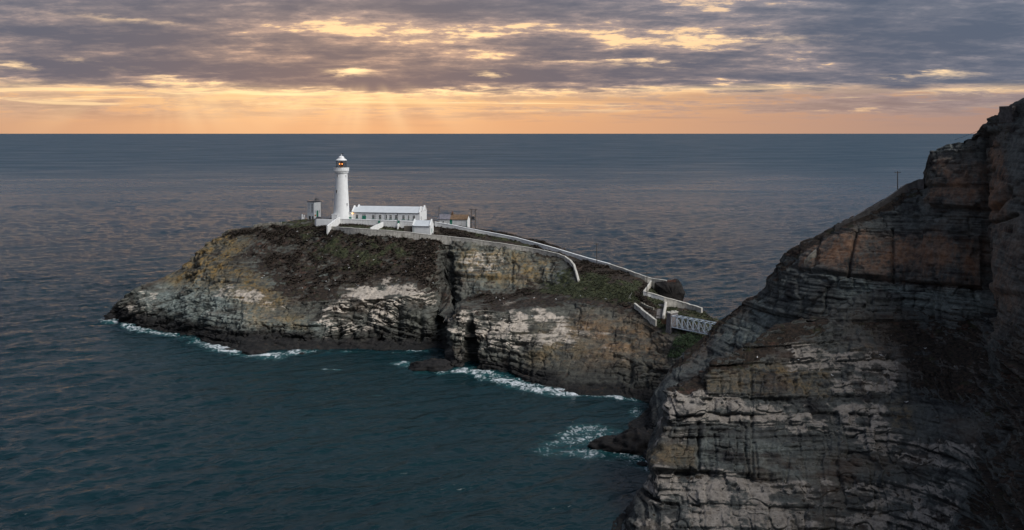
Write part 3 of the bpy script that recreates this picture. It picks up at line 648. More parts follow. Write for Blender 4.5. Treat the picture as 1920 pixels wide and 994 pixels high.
nt.links.new(pl, rot.inputs['Vector']); qx, qy, qz = sep(nt, rot.outputs[0])
h1 = noise(nt, vec(nt, qx * 0.55, qy, 0.0), 0.16, 3.0, 0.55, 0.4)
h2 = noise(nt, vec(nt, qx * 0.6, qy, 2.0), 0.75, 4.0, 0.6, 0.3)
h3 = noise(nt, vec(nt, qx * 0.5, qy, 4.0), 0.035, 4.0, 0.6, 0.4); h4 = noise(nt, vec(nt, qx * 0.4, qy, 7.0), 0.007, 4.0, 0.6, 0.3)
hh = h1 * 2.3 * (1.0 - far * 0.75) + h2 * 0.42 * (1.0 - far * 0.8) + h3 * mid * 6.5 + h4 * far * 6.0
bp = nt.nodes.new('ShaderNodeBump'); bp.inputs['Strength'].default_value = 1.0; bp.inputs['Distance'].default_value = 1.0
nt.links.new(hh.s, bp.inputs['Height']); nt.links.new(bp.outputs[0], b.inputs['Normal'])
sea = link('sea', me, m, kind='structure')

# ================================================================== things
ISL_BVH = BVHTree.FromPolygons([v.co[:] for v in island.data.vertices], [p.vertices[:] for p in island.data.polygons])
MAIN_BVH = BVHTree.FromPolygons([v.co[:] for v in mainland.data.vertices], [p.vertices[:] for p in mainland.data.polygons])
SPUR_BVH = BVHTree.FromPolygons([v.co[:] for v in spur.data.vertices], [p.vertices[:] for p in spur.data.polygons])
def hit(u, v, bvh=None):
    d = Vector(((u - 960) / F, 1.0, -(v - HZ) / F)).normalized()
    r = (bvh or ISL_BVH).ray_cast(Vector((0, 0, H)), d)
    return r[0]
def ground(x, y, bvh=None, default=0.0):
    r = (bvh or ISL_BVH).ray_cast(Vector((x, y, 200)), Vector((0, 0, -1)))
    return r[0].z if r[0] is not None else default

# ---- materials of the built things
def simple(name, col, rough=0.6, var=0.18, scale=1.2, metal=0.0, streak=0.0, streak_col=(0.25, 0.24, 0.2), bump=0.0):
    m = bpy.data.materials.new(name); m.use_nodes = True; nt = m.node_tree; b = nt.nodes['Principled BSDF']
    geo = nt.nodes.new('ShaderNodeNewGeometry'); pos = geo.outputs['Position']
    n = noise(nt, pos, scale, 5.0, 0.6)
    c = mixc(nt, n.smooth(0.3, 0.7), tuple(x * (1 - var) for x in col), tuple(min(1, x * (1 + var)) for x in col))
    if streak:
        px, py, pz = sep(nt, pos)
        st = noise(nt, vec(nt, px * 1.6, py * 1.6, pz * 0.35), 1.0, 5.0, 0.65)
        c = mixc(nt, st.smooth(0.48, 0.72) * streak, c, streak_col)
    nt.links.new(c, b.inputs['Base Color']); b.inputs['Roughness'].default_value = rough; b.inputs['Metallic'].default_value = metal
    if bump:
        bp = nt.nodes.new('ShaderNodeBump'); bp.inputs['Strength'].default_value = bump; bp.inputs['Distance'].default_value = 0.15
        nt.links.new(noise(nt, pos, scale * 3, 4.0, 0.6).s, bp.inputs['Height']); nt.links.new(bp.outputs[0], b.inputs['Normal'])
    return m
def glow(name, col, strength):
    m = bpy.data.materials.new(name); m.use_nodes = True; nt = m.node_tree; b = nt.nodes['Principled BSDF']
    b.inputs['Base Color'].default_value = (*col, 1); b.inputs['Emission Color'].default_value = (*col, 1); b.inputs['Emission Strength'].default_value = strength
    return m
MW = simple('white_paint', (0.80, 0.81, 0.80), 0.55, 0.05, 0.8, streak=0.12, streak_col=(0.55, 0.53, 0.47))
MWR = simple('white_painted_roof', (0.58, 0.615, 0.64), 0.5, 0.06, 0.5, streak=0.25, streak_col=(0.5, 0.51, 0.5))
MWALL = simple('weathered_white_wall', (0.50, 0.475, 0.42), 0.8, 0.22, 1.0, streak=0.9, streak_col=(0.17, 0.16, 0.13), bump=0.6)
MWH = simple('whitewashed_wall', (0.78, 0.78, 0.76), 0.7, 0.08, 1.0, streak=0.45, streak_col=(0.40, 0.38, 0.33), bump=0.4)
MSTONE = simple('mossy_stone_wall', (0.22, 0.205, 0.17), 0.9, 0.45, 1.4, streak=0.5, streak_col=(0.48, 0.46, 0.40), bump=0.8)
MDSTONE = simple('dark_stone', (0.085, 0.08, 0.078), 0.9, 0.4, 1.4, streak=0.3, streak_col=(0.17, 0.15, 0.13), bump=0.8)
MCOPE = simple('pale_coping', (0.50, 0.48, 0.43), 0.8, 0.2, 1.5, streak=0.4, streak_col=(0.3, 0.28, 0.22))
MGREEN = simple('green_paint', (0.012, 0.20, 0.125), 0.45, 0.1)
MGLASS = simple('dark_pane', (0.012, 0.014, 0.017), 0.12, 0.2)
MSLATE = simple('slate_roof', (0.16, 0.155, 0.18), 0.7, 0.3, 1.2, streak=0.3, streak_col=(0.26, 0.25, 0.26))
MLICH = simple('lichened_roof', (0.15, 0.092, 0.050), 0.85, 0.35, 1.0, streak=0.35, streak_col=(0.15, 0.14, 0.14))
MDARK = simple('dark_felt_and_openings', (0.035, 0.037, 0.042), 0.7, 0.2)  # felt and covers, also the dark put in for shaded openings
MIRON = simple('black_iron', (0.03, 0.032, 0.035), 0.5, 0.2)
MGALV = simple('grey_blue_steel', (0.58, 0.66, 0.74), 0.5, 0.08, 2.0)
MDECK = simple('deck_planks', (0.06, 0.062, 0.07), 0.8, 0.15)
MWOOD = simple('pole_wood', (0.060, 0.050, 0.042), 0.85, 0.25)
MRUST = simple('rusty_iron', (0.16, 0.060, 0.032), 0.85, 0.35, 2.0)
MPIER = simple('pier_masonry', (0.17, 0.155, 0.155), 0.85, 0.25, 1.6, bump=0.8)
MBRASS = simple('optic_brass', (0.22, 0.10, 0.04), 0.35, 0.2, metal=0.6)
MPATH = simple('path_concrete', (0.20, 0.185, 0.175), 0.9, 0.2, 1.5)
MORANGE = simple('yellow_sign', (0.55, 0.22, 0.03), 0.5, 0.1)
MTIMBER = simple('weathered_timber', (0.17, 0.145, 0.115), 0.85, 0.25, 2.0)
MPOST = simple('bleached_timber', (0.42, 0.41, 0.38), 0.8, 0.15)
MGULL = simple('gull_white', (0.78, 0.78, 0.76), 0.7, 0.05); MGULLW = simple('gull_grey', (0.33, 0.35, 0.38), 0.7, 0.05)
MLAMP = glow('lamp_glow', (1.0, 0.34, 0.07), 3.0); MLAMP2 = glow('wall_lamp_glow', (1.0, 0.50, 0.15), 3.0)
mg = bpy.data.materials.new('lantern_glass'); mg.use_nodes = True
_n = mg.node_tree; _n.nodes.clear(); _o = _n.nodes.new('ShaderNodeOutputMaterial'); _t = _n.nodes.new('ShaderNodeBsdfTransparent'); _g = _n.nodes.new('ShaderNodeBsdfGlossy'); _x = _n.nodes.new('ShaderNodeMixShader')
_t.inputs[0].default_value = (0.93, 0.95, 0.95, 1); _g.inputs['Roughness'].default_value = 0.05; _x.inputs[0].default_value = 0.10
_n.links.new(_t.outputs[0], _x.inputs[1]); _n.links.new(_g.outputs[0], _x.inputs[2]); _n.links.new(_x.outputs[0], _o.inputs[0])
MLGLASS = mg

# ---- mesh builder
class MB:
    def __init__(s): s.v, s.f, s.sm = [], [], []
    def add(s, vs, fs, smooth=False):
        o = len(s.v); s.v += [tuple(map(float, q)) for q in vs]; s.f += [tuple(i + o for i in q) for q in fs]; s.sm += [smooth] * len(fs); return s
    def box(s, x0, x1, y0, y1, z0, z1):
        return s.add([(x0, y0, z0), (x1, y0, z0), (x1, y1, z0), (x0, y1, z0), (x0, y0, z1), (x1, y0, z1), (x1, y1, z1), (x0, y1, z1)],
                     [(0, 3, 2, 1), (4, 5, 6, 7), (0, 1, 5, 4), (1, 2, 6, 5), (2, 3, 7, 6), (3, 0, 4, 7)])
    def prism(s, poly, a0, a1, axis='x'):
        """polygon in the two other axes extruded along axis"""
        n = len(poly); mk = {'x': lambda a, p: (a, p[0], p[1]), 'y': lambda a, p: (p[0], a, p[1]), 'z': lambda a, p: (p[0], p[1], a)}[axis]
        vs = [mk(a0, p) for p in poly] + [mk(a1, p) for p in poly]
        fs = [tuple(range(n)), tuple(range(2 * n - 1, n - 1, -1))] + [(i, n + i, n + (i + 1) % n, (i + 1) % n) for i in range(n)]
        return s.add(vs, fs)
    def lathe(s, prof, n=48, cx=0, cy=0, smooth=True):
        vs, fs = [], []
        for r, z in prof:
            for k in range(n): a = 2 * math.pi * k / n; vs.append((cx + r * math.cos(a), cy + r * math.sin(a), z))
        for i in range(len(prof) - 1):
            for k in range(n): fs.append((i * n + k, i * n + (k + 1) % n, (i + 1) * n + (k + 1) % n, (i + 1) * n + k))
        fs.append(tuple(range(n - 1, -1, -1))); fs.append(tuple((len(prof) - 1) * n + k for k in range(n)))
        return s.add(vs, fs, smooth)
    def tube(s, p0, p1, r, n=6, r1=None):
        p0, p1 = Vector(p0), Vector(p1); d = (p1 - p0).normalized()
        a = d.orthogonal().normalized(); b_ = d.cross(a); r1 = r if r1 is None else r1
        vs = [p0 + (a * math.cos(2 * math.pi * k / n) + b_ * math.sin(2 * math.pi * k / n)) * r for k in range(n)] + [p1 + (a * math.cos(2 * math.pi * k / n) + b_ * math.sin(2 * math.pi * k / n)) * r1 for k in range(n)]
        return s.add(vs, [tuple(range(n - 1, -1, -1)), tuple(range(n, 2 * n))] + [(k, (k + 1) % n, n + (k + 1) % n, n + k) for k in range(n)])
    def bar(s, p0, p1, w, h):
        """square bar between two points, h measured upward"""
        p0, p1 = Vector(p0), Vector(p1); d = (p1 - p0).normalized()
        up = Vector((0, 0, 1)) if abs(d.z) < 0.95 else Vector((1, 0, 0))
        a = d.cross(up).normalized() * w / 2; b_ = a.cross(d).normalized() * h / 2
        vs = [p + sa * a + sb * b_ for p in (p0, p1) for sa, sb in ((-1, -1), (1, -1), (1, 1), (-1, 1))]
        return s.add(vs, [(0, 1, 2, 3), (7, 6, 5, 4), (0, 4, 5, 1), (1, 5, 6, 2), (2, 6, 7, 3), (3, 7, 4, 0)])
    def build(s, name, mat, parent=None, loc=None, **props):
        me = bpy.data.meshes.new(name); me.from_pydata(s.v, [], s.f)
        bm = bmesh.new(); bm.from_mesh(me); bmesh.ops.recalc_face_normals(bm, faces=bm.faces); bm.to_mesh(me); bm.free()
        me.polygons.foreach_set('use_smooth', s.sm)
        if any(s.sm):
            me.set_sharp_from_angle(angle=math.radians(35))
        o = link(name, me, mat, parent, **props)
        if loc is not None: o.location = loc
        return o
def thing(name, loc, rz, label, cat, group=None):
    o = bpy.data.objects.new(name, None); COL.objects.link(o); o.location = loc; o.rotation_euler = (0, 0, rz); o.empty_display_size = 0.5
    o['label'] = label; o['category'] = cat
    if group: o['group'] = group
    return o
def tag(o, label, cat, group=None):
    o['label'] = label; o['category'] = cat
    if group: o['group'] = group
    return o
RZ = math.radians(-10); E1 = Vector((math.cos(RZ), math.sin(RZ), 0)); E2 = Vector((-math.sin(RZ), math.cos(RZ), 0))

# ---- windows and doors on a wall whose outside faces -y (local), y0 = wall plane
def window(parent, x, y0, z0, w, h, cols=2, rows=2, frame=MW, sill=MGREEN, t=0.06):
    f = MB(); b_ = 0.055
    f.box(x - w / 2, x - w / 2 + b_, y0 - t, y0 + .02, z0, z0 + h).box(x + w / 2 - b_, x + w / 2, y0 - t, y0 + .02, z0, z0 + h)
    f.box(x - w / 2 + b_, x + w / 2 - b_, y0 - t, y0 + .02, z0 + h - b_, z0 + h).box(x - w / 2 + b_, x + w / 2 - b_, y0 - t, y0 + .02, z0, z0 + b_)
    for i in range(1, cols): xx = x - w / 2 + w * i / cols; f.box(xx - .035, xx + .035, y0 - t + .003, y0 + .02, z0 + b_, z0 + h - b_)
    for i in range(1, rows): zz = z0 + h * (0.66 if rows == 2 else i / rows); f.box(x - w / 2 + b_, x + w / 2 - b_, y0 - t + .006, y0 + .02, zz - .03, zz + .03)
    o = f.build('window', frame, parent)
    MB().box(x - w / 2 + .05, x + w / 2 - .05, y0 - 0.025, y0 + .03, z0 + .05, z0 + h - .05).build('pane', MGLASS, o)
    if sill is not None: MB().box(x - w / 2 - .12, x + w / 2 + .12, y0 - .16, y0 + .02, z0 - .13, z0 - .005).build('sill', sill, o)
    return o

# ---------------------------------------------------------------- lighthouse
LX, LY = -73.6, 391.0
LZ = ground(LX, LY) - 0.3
def zv(v, Y=LY): return H - (v - HZ) / F * Y
lh = thing('lighthouse', (LX, LY, LZ), 0, 'tall tapering white lighthouse tower with lit lantern and railed gallery', 'lighthouse')
z_ = lambda v: zv(v) - LZ
zt, zb = z_(325.5), 0.0
prof = [(3.66, zb - 1.5), (3.62, z_(404))]
for k in range(1, 13):
    t = k / 12; prof.append((2.63 + (3.50 - 2.63) * (1 - t) ** 1.25, z_(404) + (zt - z_(404)) * t))
MB().lathe(prof, 64).build('tower', MW, lh)
g = MB().lathe([(2.63, zt - .02), (2.78, zt + .1), (2.8, zt + .35), (3.08, zt + .55), (3.10, zt + .85), (2.95, zt + .95), (3.25, z_(320.9)), (3.36, z_(320.7)), (3.36, z_(320.2)), (2.2, z_(320.1))], 64).build('gallery', MW, lh)
for k in range(28):
    a = 2 * math.pi * k / 28; c, s = math.cos(a), math.sin(a)
    MB().bar((2.72 * c, 2.72 * s, zt + .38), (3.05 * c, 3.05 * s, zt + .5), .22, .3).build('corbel', MW, g)
zg, zp = z_(320.2), z_(314.0)
rl = MB()
for hz_ in (0.45, 0.95, 1.0): 
    pass
n = 24
for k in range(n):
    a0, a1 = 2 * math.pi * k / n, 2 * math.pi * (k + 1) / n
    p0, p1 = (3.28 * math.cos(a0), 3.28 * math.sin(a0)), (3.28 * math.cos(a1), 3.28 * math.sin(a1))
    for zz in (zg + .5, zp): rl.bar((*p0, zz), (*p1, zz), .07, .07)
    rl.bar((*p0, zg), (*p0, zp), .07, .07)
rl.build('railing', MW, lh)
for k in range(n):
    if k % 6 == 0: continue
    a0, a1 = 2 * math.pi * (k + .08) / n, 2 * math.pi * (k + .92) / n
    MB().bar((3.24 * math.cos(a0), 3.24 * math.sin(a0), (zg + zp) / 2), (3.24 * math.cos(a1), 3.24 * math.sin(a1), (zg + zp) / 2), .03, (zp - zg) * .9).build('railing_panel', MW, lh)
MB().lathe([(2.2, z_(320.1)), (2.25, zg + .3), (2.25, z_(315.2)), (2.3, z_(315.0)), (1.6, z_(314.9))], 48).build('lantern_base', MW, lh)
z0, z1 = z_(315.0), z_(300.8)
n = 16
glz = MB()
for k in range(n):
    a0 = 2 * math.pi * k / n
    for sgn in (1, -1):
        for lev in range(3):
            za, zc = z0 + (z1 - z0) * lev / 3, z0 + (z1 - z0) * (lev + 1) / 3
            b0, b1 = a0 + sgn * math.pi / n * lev, a0 + sgn * math.pi / n * (lev + 1)
            glz.tube((2.2 * math.cos(b0), 2.2 * math.sin(b0), za), (2.2 * math.cos(b1), 2.2 * math.sin(b1), zc), .05, 5)
glz.build('glazing_bars', MIRON, lh)
lg = MB()
lg.lathe([(2.14, z0), (2.14, z1)], 32); lg.f = lg.f[:-2]; lg.sm = lg.sm[:-2]; lg.build('lantern_glass', MLGLASS, lh)
op = MB().lathe([(.5, z0), (.55, z0 + .5), (.85, z0 + .8), (.95, z0 + 1.6), (.85, z0 + 2.3), (.5, z0 + 2.7), (.2, z0 + 2.9)], 24).build('optic', MBRASS, lh)
for sx in (-1, 1): MB().lathe([(.05, -.26), (.18, -.18), (.24, 0), (.18, .18), (.05, .26)], 12, sx * .55, -1.12).build('lamp', MLAMP, op).location.z = z0 + 1.75
rf = MB().lathe([(2.1, z1 - .05), (2.4, z1 - .02), (2.42, z1 + .14), (2.25, z1 + .26), (1.85, z1 + .55), (1.45, z1 + .80), (1.24, z1 + .86), (1.24, z1 + 1.28), (1.12, z1 + 1.5), (.85, z1 + 1.74), (.45, z1 + 1.9), (.12, z1 + 1.96), (.1, z1 + 2.45), (.17, z1 + 2.55), (.1, z1 + 2.68), (.03, z1 + 2.75)], 48).build('lantern_roof', MW, lh)
MB().tube((0, 0, z1 + 2.6), (0, 0, z1 + 3.1), .04).box(.05, .95, -.02, .02, z1 + 2.72, z1 + 3.02).box(-.3, -.05, -.015, .015, z1 + 2.84, z1 + 2.92).build('weather_vane', MIRON, rf)
for (uu, vv, w, h) in ((631.6, 358.2, .8, 1.3), (633.2, 329, .62, 1.05), (648.4, 329.4, .5, .7), (650.4, 382.8, .62, 1.15)):
    zc = z_(vv); t = max(0, min(1, (zc - z_(404)) / (zt - z_(404)))); r = 2.63 + .87 * (1 - t) ** 1.25
    sx = (uu - 960) / F * LY - LX; a = math.asin(max(-.95, min(.95, sx / r))) + math.atan2(-LX, LY)
    wn = bpy.data.objects.new('window', None)
    y0 = -r
    w_ = window(lh, 0, y0 - .01, zc - h / 2, w, h, 1, 2, MW, MW, .07)
    w_.rotation_euler = (0, 0, a)
    bpy.data.objects.remove(wn)

# ---------------------------------------------------------------- keepers' range
C0 = Vector(((660 - 960) / F * 391, 391, 37.6))
kd = thing('keepers_cottage', C0, RZ, 'long low white double-roofed building with many windows right of the tower', 'house')
def s_of_u(u, c=C0): return ((u - 960) / F * c.y - c.x) / (math.cos(RZ) - math.sin(RZ) * (u - 960) / F)
LEN = s_of_u(787.0); eave, ridge, PW = 41.05 - C0.z, 43.1 - C0.z, 5.6
MB().box(0, LEN, 0, 2 * PW, -1.5, eave).build('wall', MW, kd)
for k in range(2):
    y0 = k * PW
    MB().prism([(y0 - (.2 if k == 0 else -.02), eave - .02), (y0 + PW / 2, ridge), (y0 + PW + (.2 if k else -.02), eave - .02)], .35, LEN - .35).build('roof', MWR, kd)
    for xa in (0.0, LEN - .38):
        gb = MB().prism([(y0, eave), (y0 + PW / 2 - .25, ridge + .12), (y0 + PW / 2 + .25, ridge + .12), (y0 + PW, eave)], xa + .02, xa + .36).build('gable', MW, kd)
        cp = MB()
        cp.prism([(y0 - .22, eave + .05), (y0 + PW / 2, ridge + .28), (y0 + PW + .22, eave + .05), (y0 + PW + .22, eave + .35), (y0 + PW / 2, ridge + .62), (y0 - .22, eave + .35)], xa - .08, xa + .44)
        cp.build('coping', MW, gb)
g_ = MB(); g_.box(.1, LEN - .1, -.32, -.16, eave - .16, eave - .04).build('gutter', MIRON, kd)
for u in (669.5, 699.8, 712.9, 732.6, 742.8, 756.7, 776.2): window(kd, s_of_u(u), -.003, .72, 1.05, 1.75)
for u in (724.9, 766.3): window(kd, s_of_u(u), -.003, .72, .55, 1.75, 1, 2)
xd = s_of_u(682.7)
dd = MB().box(xd - .85, xd + .85, -.08, .02, -.1, 1.98).build('door', MGREEN, kd)
MB().box(xd - .8, xd + .8, -.06, .03, 1.98, 2.45).build('pane', MGLASS, dd)
tr = MB().box(xd - .85, xd + .85, -.09, .0, 1.95, 2.03)
for k in range(5): xx = xd - .85 + 1.7 * k / 4; tr.box(xx - .035, xx + .035, -.088, .0, 2.03, 2.46)
tr.build('frame', MW, dd)
for u in (659.6, 703.6, 722.5, 745.6): x_ = max(.12, s_of_u(u)); MB().tube((x_, -.12, 0), (x_, -.12, eave - .1), .06).build('downpipe', MIRON, kd)
x_ = .22
lm = MB().box(x_ - .12, x_ + .12, -.4, -.0, eave - .55, eave - .3).build('lamp_bracket', MIRON, kd)
MB().lathe([(.05, -.3), (.28, -.2), (.34, 0), (.26, .2), (.05, .28)], 12, x_, -.5).build('lamp', MLAMP2, lm).location.z = eave - .55
# right gable end: door and small window
ge = MB().box(LEN - .0, LEN + .05, 1.6, 2.6, 0, 2.1).build('door', MW, kd)
MB().box(LEN + .04, LEN + .07, 1.75, 2.45, .2, 1.9).build('pane', MSLATE, ge)
for zz in (0,):
    for k in range(2): MB().box(LEN - .01, LEN + .03, k * PW + 2.5, k * PW + 3.1, eave + .15, eave + .8).build('vent', MSLATE, kd)
for u_, y_ in ((0.9, PW / 2), (LEN * .5, PW * 1.5)):
    pass

# link room between tower and range, flat dark roof
lr = thing('link_building', (LX + 2.6, LY - .6, 37.6), RZ, 'flat-roofed white link room between the tower and the long building', 'building')
LW = C0.x - (LX + 2.6) + .1
MB().box(-.6, LW, -.2, 6.2, -1.5, 3.2).build('wall', MW, lr)
MB().box(-.65, LW - .02, -.32, 6.3, 3.2, 3.5).build('parapet', MW, lr)
MB().box(-.3, LW - .3, .1, 5.9, 3.5, 3.56).build('roof', MDARK, lr)
dr = MB().box(.7, 2.1, -.28, -.18, 0, 1.4).build('door', MGREEN, lr)

# ---------------------------------------------------------------- fog signal block
FY = 397.0
fx = (589 - 960) / F * FY
FZ = zv(411.2, FY)
fs = thing('fog_signal_house', (fx, FY, FZ), math.radians(57), 'square white block house with column of small windows left of the tower', 'building')
S, HT = 4.05, zv(379.3, FY) - FZ
MB().box(0, S, 0, S, 1.25, HT).build('wall', MW, fs)
# feet between the low openings
for (a, b_) in ((0, .45), (1.6, 2.05), (S - .5, S)):
    MB().box(0, .6, S - b_ if False else a, b_, -1.2, 1.25).build('foot', MW, fs)
MB().box(.35, S - .01, .01, S - .01, -1.2, 1.25).build('plinth', MDARK, fs)  # dark fill behind the feet, standing in for shade in the openings
MB().box(.6, S + .004, -.004, S * .98, -1.2, 1.248).build('base', MW, fs)
MB().box(-.18, S + .18, -.18, S + .18, HT, HT + .22).build('roof', MDARK, fs)
for k in range(6):     # face towards -x
    z = HT - .75 - k * .66
    w_ = MB().box(-.06, .01, S * .30 - .3, S * .30 + .3, z - .5, z).build('window', MIRON, fs)
    MB().box(-.065, -.02, S * .30 - .24, S * .30 + .24, z - .44, z - .06).build('pane', MGLASS, w_)
    MB().box(-.03, .01, S * .62, S * .93, z - .30, z - .18).build('louvre', MDARK, fs)
MB().box(-.05, .01, S * .1, S * .95, HT - 4.75, HT - 4.62).build('ledge', MWR, fs)
dz = 1.25
fd = MB().box(S * .36, S * .36 + 1.0, -.07, .01, 1.0, 3.7).build('door', MGREEN, fs)
for xx in (S * .16, S * .78): window(fs, xx, -.003, 2.6, .32, 1.3, 1, 2, MW, None)
MB().box(S * .08, S * .30, -.05, .01, 1.35, 1.95).build('sign', MORANGE, fs)
rl = MB()
for k in range(5):
    q = S * (.35 + .62 * k / 4); rl.bar((q, S * .3, HT + .2), (q, S * .3, HT + 1.4), .05, .05).bar((S * .97, q * .9, HT + .2), (S * .97, q * .9, HT + 1.4), .05, .05)
for zz in (.8, 1.4): rl.bar((S * .35, S * .3, HT + zz), (S * .97, S * .3, HT + zz), .05, .05).bar((S * .97, S * .3, HT + zz), (S * .97, S * .9, HT + zz), .05, .05)
rl.build('roof_railing', MIRON, fs)
MB().tube((S * .8, S * .5, HT + .2), (S * .8, S * .5, HT + 2.7), .05).build('mast', MIRON, fs)
MB().tube((S + .1, -.12, -.5), (S + .1, -.12, HT), .07).build('downpipe', MIRON, fs)

# ---------------------------------------------------------------- walls that follow the ground
def wall_points(pix, bvh=None, sub=4):
    """pix: (u, v_top, v_bottom) -> line on the ground (x, y, ground z, top z), smoothed along its length"""
    q = []
    for a, b_ in zip(pix[:-1], pix[1:]):
        for k in range(sub): t = k / sub; q.append([a[i] + (b_[i] - a[i]) * t for i in range(3)])
    q.append(list(pix[-1]))
    ys = []
    for u, vt, vb in q:
        p = hit(u, vb, bvh); ys.append(p.y if p is not None else None)
    good = [i for i, y_ in enumerate(ys) if y_ is not None]
    ys = np.interp(range(len(ys)), good, [ys[i] for i in good]) if good else np.full(len(q), 300.0)
    k = 3; yp = np.pad(ys, k, mode='edge'); ym = np.array([np.median(yp[i:i + 2 * k + 1]) for i in range(len(ys))])
    yp = np.pad(ym, 2, mode='edge'); ym = np.array([yp[i:i + 5].mean() for i in range(len(ys))]) - 0.35
    return [((u - 960) / F * y_, y_, H - (vb - HZ) / F * y_ - .4, H - (vt - HZ) / F * y_) for (u, vt, vb), y_ in zip(q, ym)]
def path_wall(name, pts, thick, mat, label, cat, cap=None, group=None, jag=0.0):
    """pts: (x, y, ground z, top z); wall solid from below ground to top, following the line"""
    q = []
    for a, b_ in zip(pts[:-1], pts[1:]):
        n = max(1, int(math.hypot(b_[0] - a[0], b_[1] - a[1]) / 2.0))
        for k in range(n): t = k / n; q.append([a[i] + (b_[i] - a[i]) * t for i in range(4)])
    q.append(list(pts[-1]))
    rnd = random.Random(name + label)
    for p in q: p[3] += rnd.uniform(-jag, jag)
    o = Vector(q[0][:3]); mb, cb = MB(), MB(); n = len(q); rows = []; crow = []
    for i, p in enumerate(q):
        a, b_ = q[max(0, i - 1)], q[min(n - 1, i + 1)]; d = Vector((b_[0] - a[0], b_[1] - a[1], 0)).normalized(); s = Vector((-d.y, d.x, 0)) * thick / 2
        c = Vector((p[0], p[1], 0)) - Vector((o.x, o.y, 0))
        zb, zt = p[2] - 1.6 - o.z, p[3] - o.z
        rows.append([c - s * 1.15 + Vector((0, 0, zb)), c - s + Vector((0, 0, zt)), c + s + Vector((0, 0, zt)), c + s * 1.15 + Vector((0, 0, zb))])
        s2 = s * 1.25
        crow.append([c - s2 + Vector((0, 0, zt - .04)), c - s2 + Vector((0, 0, zt + .12)), c - s2 * .3 + Vector((0, 0, zt + .2)), c + s2 * .3 + Vector((0, 0, zt + .2)), c + s2 + Vector((0, 0, zt + .12)), c + s2 + Vector((0, 0, zt - .04))])
    for m_, R in ((mb, rows), (cb, crow)):
        w = len(R[0]); vs = [v for r in R for v in r]
        fs = [(i * w + k, i * w + (k + 1) % w, (i + 1) * w + (k + 1) % w, (i + 1) * w + k) for i in range(len(R) - 1) for k in range(w)]
        fs += [tuple(range(w)), tuple((len(R) - 1) * w + k for k in range(w - 1, -1, -1))]
        m_.add(vs, fs)
    w = mb.build(name, mat, None, o); tag(w, label, cat, group); w['kind'] = 'thing'
    if cap is not None: cb.build('coping', cap, w)
    return w
LOW = wall_points([(613, 424, 428), (640, 426.5, 433), (665, 428.3, 437.5), (694, 430, 440.5), (735, 433, 443), (772, 436.5, 445), (800, 440, 447), (836, 443, 449), (872, 447, 452.5), (909, 452.5, 457.5), (940, 456.5, 461.5), (969, 461, 466), (1000, 466, 471), (1023, 470.5, 475.5), (1045, 475.5, 480), (1060, 481, 486)])
path_wall('boundary_wall', LOW, .55, MWALL, 'long weathered pale boundary wall along the cliff edge below the white buildings', 'wall', MCOPE, jag=.06)
path_wall('boundary_wall', wall_points([(1060, 481.5, 486), (1069, 488, 493), (1076, 496, 501), (1081, 511, 516), (1085, 526, 530)]), .6, MWALL, 'pale crumbling wall dropping steeply down the slope at the cliff corner', 'wall', MCOPE, jag=.08)
RET_Z = [(u, Y, zt) for u, Y, zt in ((637, 386.0, 38.55), (660, 385.6, 38.4), (700, 384.4, 38.2), (740, 382.6, 38.05), (775, 381.0, 37.8))]
def tw(u, Y, zt): X = (u - 960) / F * Y; return (X, Y, ground(X, Y) - .3, zt)
path_wall('retaining_wall', [tw(*q) for q in RET_Z], .6, MWH, 'long white retaining wall below the windows of the low building', 'wall', MW)
path_wall('garden_wall', [tw(613.5, 374.5, 36.7), tw(620, 378.5, 37.4), tw(629, 382.5, 38.6), tw(636.5, 385.8, 39.1)], .5, MWH, 'white wall stepping up the slope from the boundary wall to the tower terrace', 'wall', MW)
path_wall('garden_wall', [tw(592, 386.5, 38.2), tw(594, 385.8, 38.55), tw(608, 385.2, 38.5), tw(623, 384.8, 38.45)], .9, MW, 'short thick white wall with rounded end left of the tower base', 'wall', None)
path_wall('garden_wall', [tw(694.5, 373.2, 36.1), tw(706, 378, 36.9), tw(718, 382.4, 37.6)], .4, MWH, 'low white wall dividing the garden, sloping up to the retaining wall', 'wall', None)
path_wall('garden_wall', [tw(745.5, 379, 36.6), tw(747.5, 382, 37.3)], .4, MWH, 'stub of white wall beside the right-hand green gate', 'wall', None)
for u, lab in ((711, 'small green gate in the retaining wall above the sloping garden wall'), (747.3, 'small green gate in the retaining wall near the middle of the garden')):
    Y = 383.2 if u < 720 else 381.6; X = (u - 960) / F * Y; zt = zv(413.6, Y); zb = zv(419.2, Y)
    gt = thing('garden_gate', (X, Y, zb), RZ, lab, 'gate')
    for k in range(4): MB().box(-.46 + k * .23, -.26 + k * .23, -.06, 0, 0, zt - zb).build('board', MGREEN, gt)
    for zq in (.25, zt - zb - .4): MB().box(-.46, .43, .0, .05, zq, zq + .15).build('rail', MGREEN, gt)
# white block by the tower foot with a dark panel in place of a shaded recess
bx = thing('porch_block', ((622 - 960) / F * 387.5, 387.5, 37.3), RZ, 'small white square porch block in front of the tower foot', 'porch')
MB().box(0, 2.6, 0, 2.6, -1.5, zv(402.6, 387.5) - 37.3).build('wall', MW, bx)
MB().box(-.1, 2.7, -.1, 2.7, zv(402.6, 387.5) - 37.3, zv(402.6, 387.5) - 37.1).build('roof', MW, bx)
MB().box(1.4, 2.2, -.05, .02, .1, 1.3).build('opening_shade', MDARK, bx)
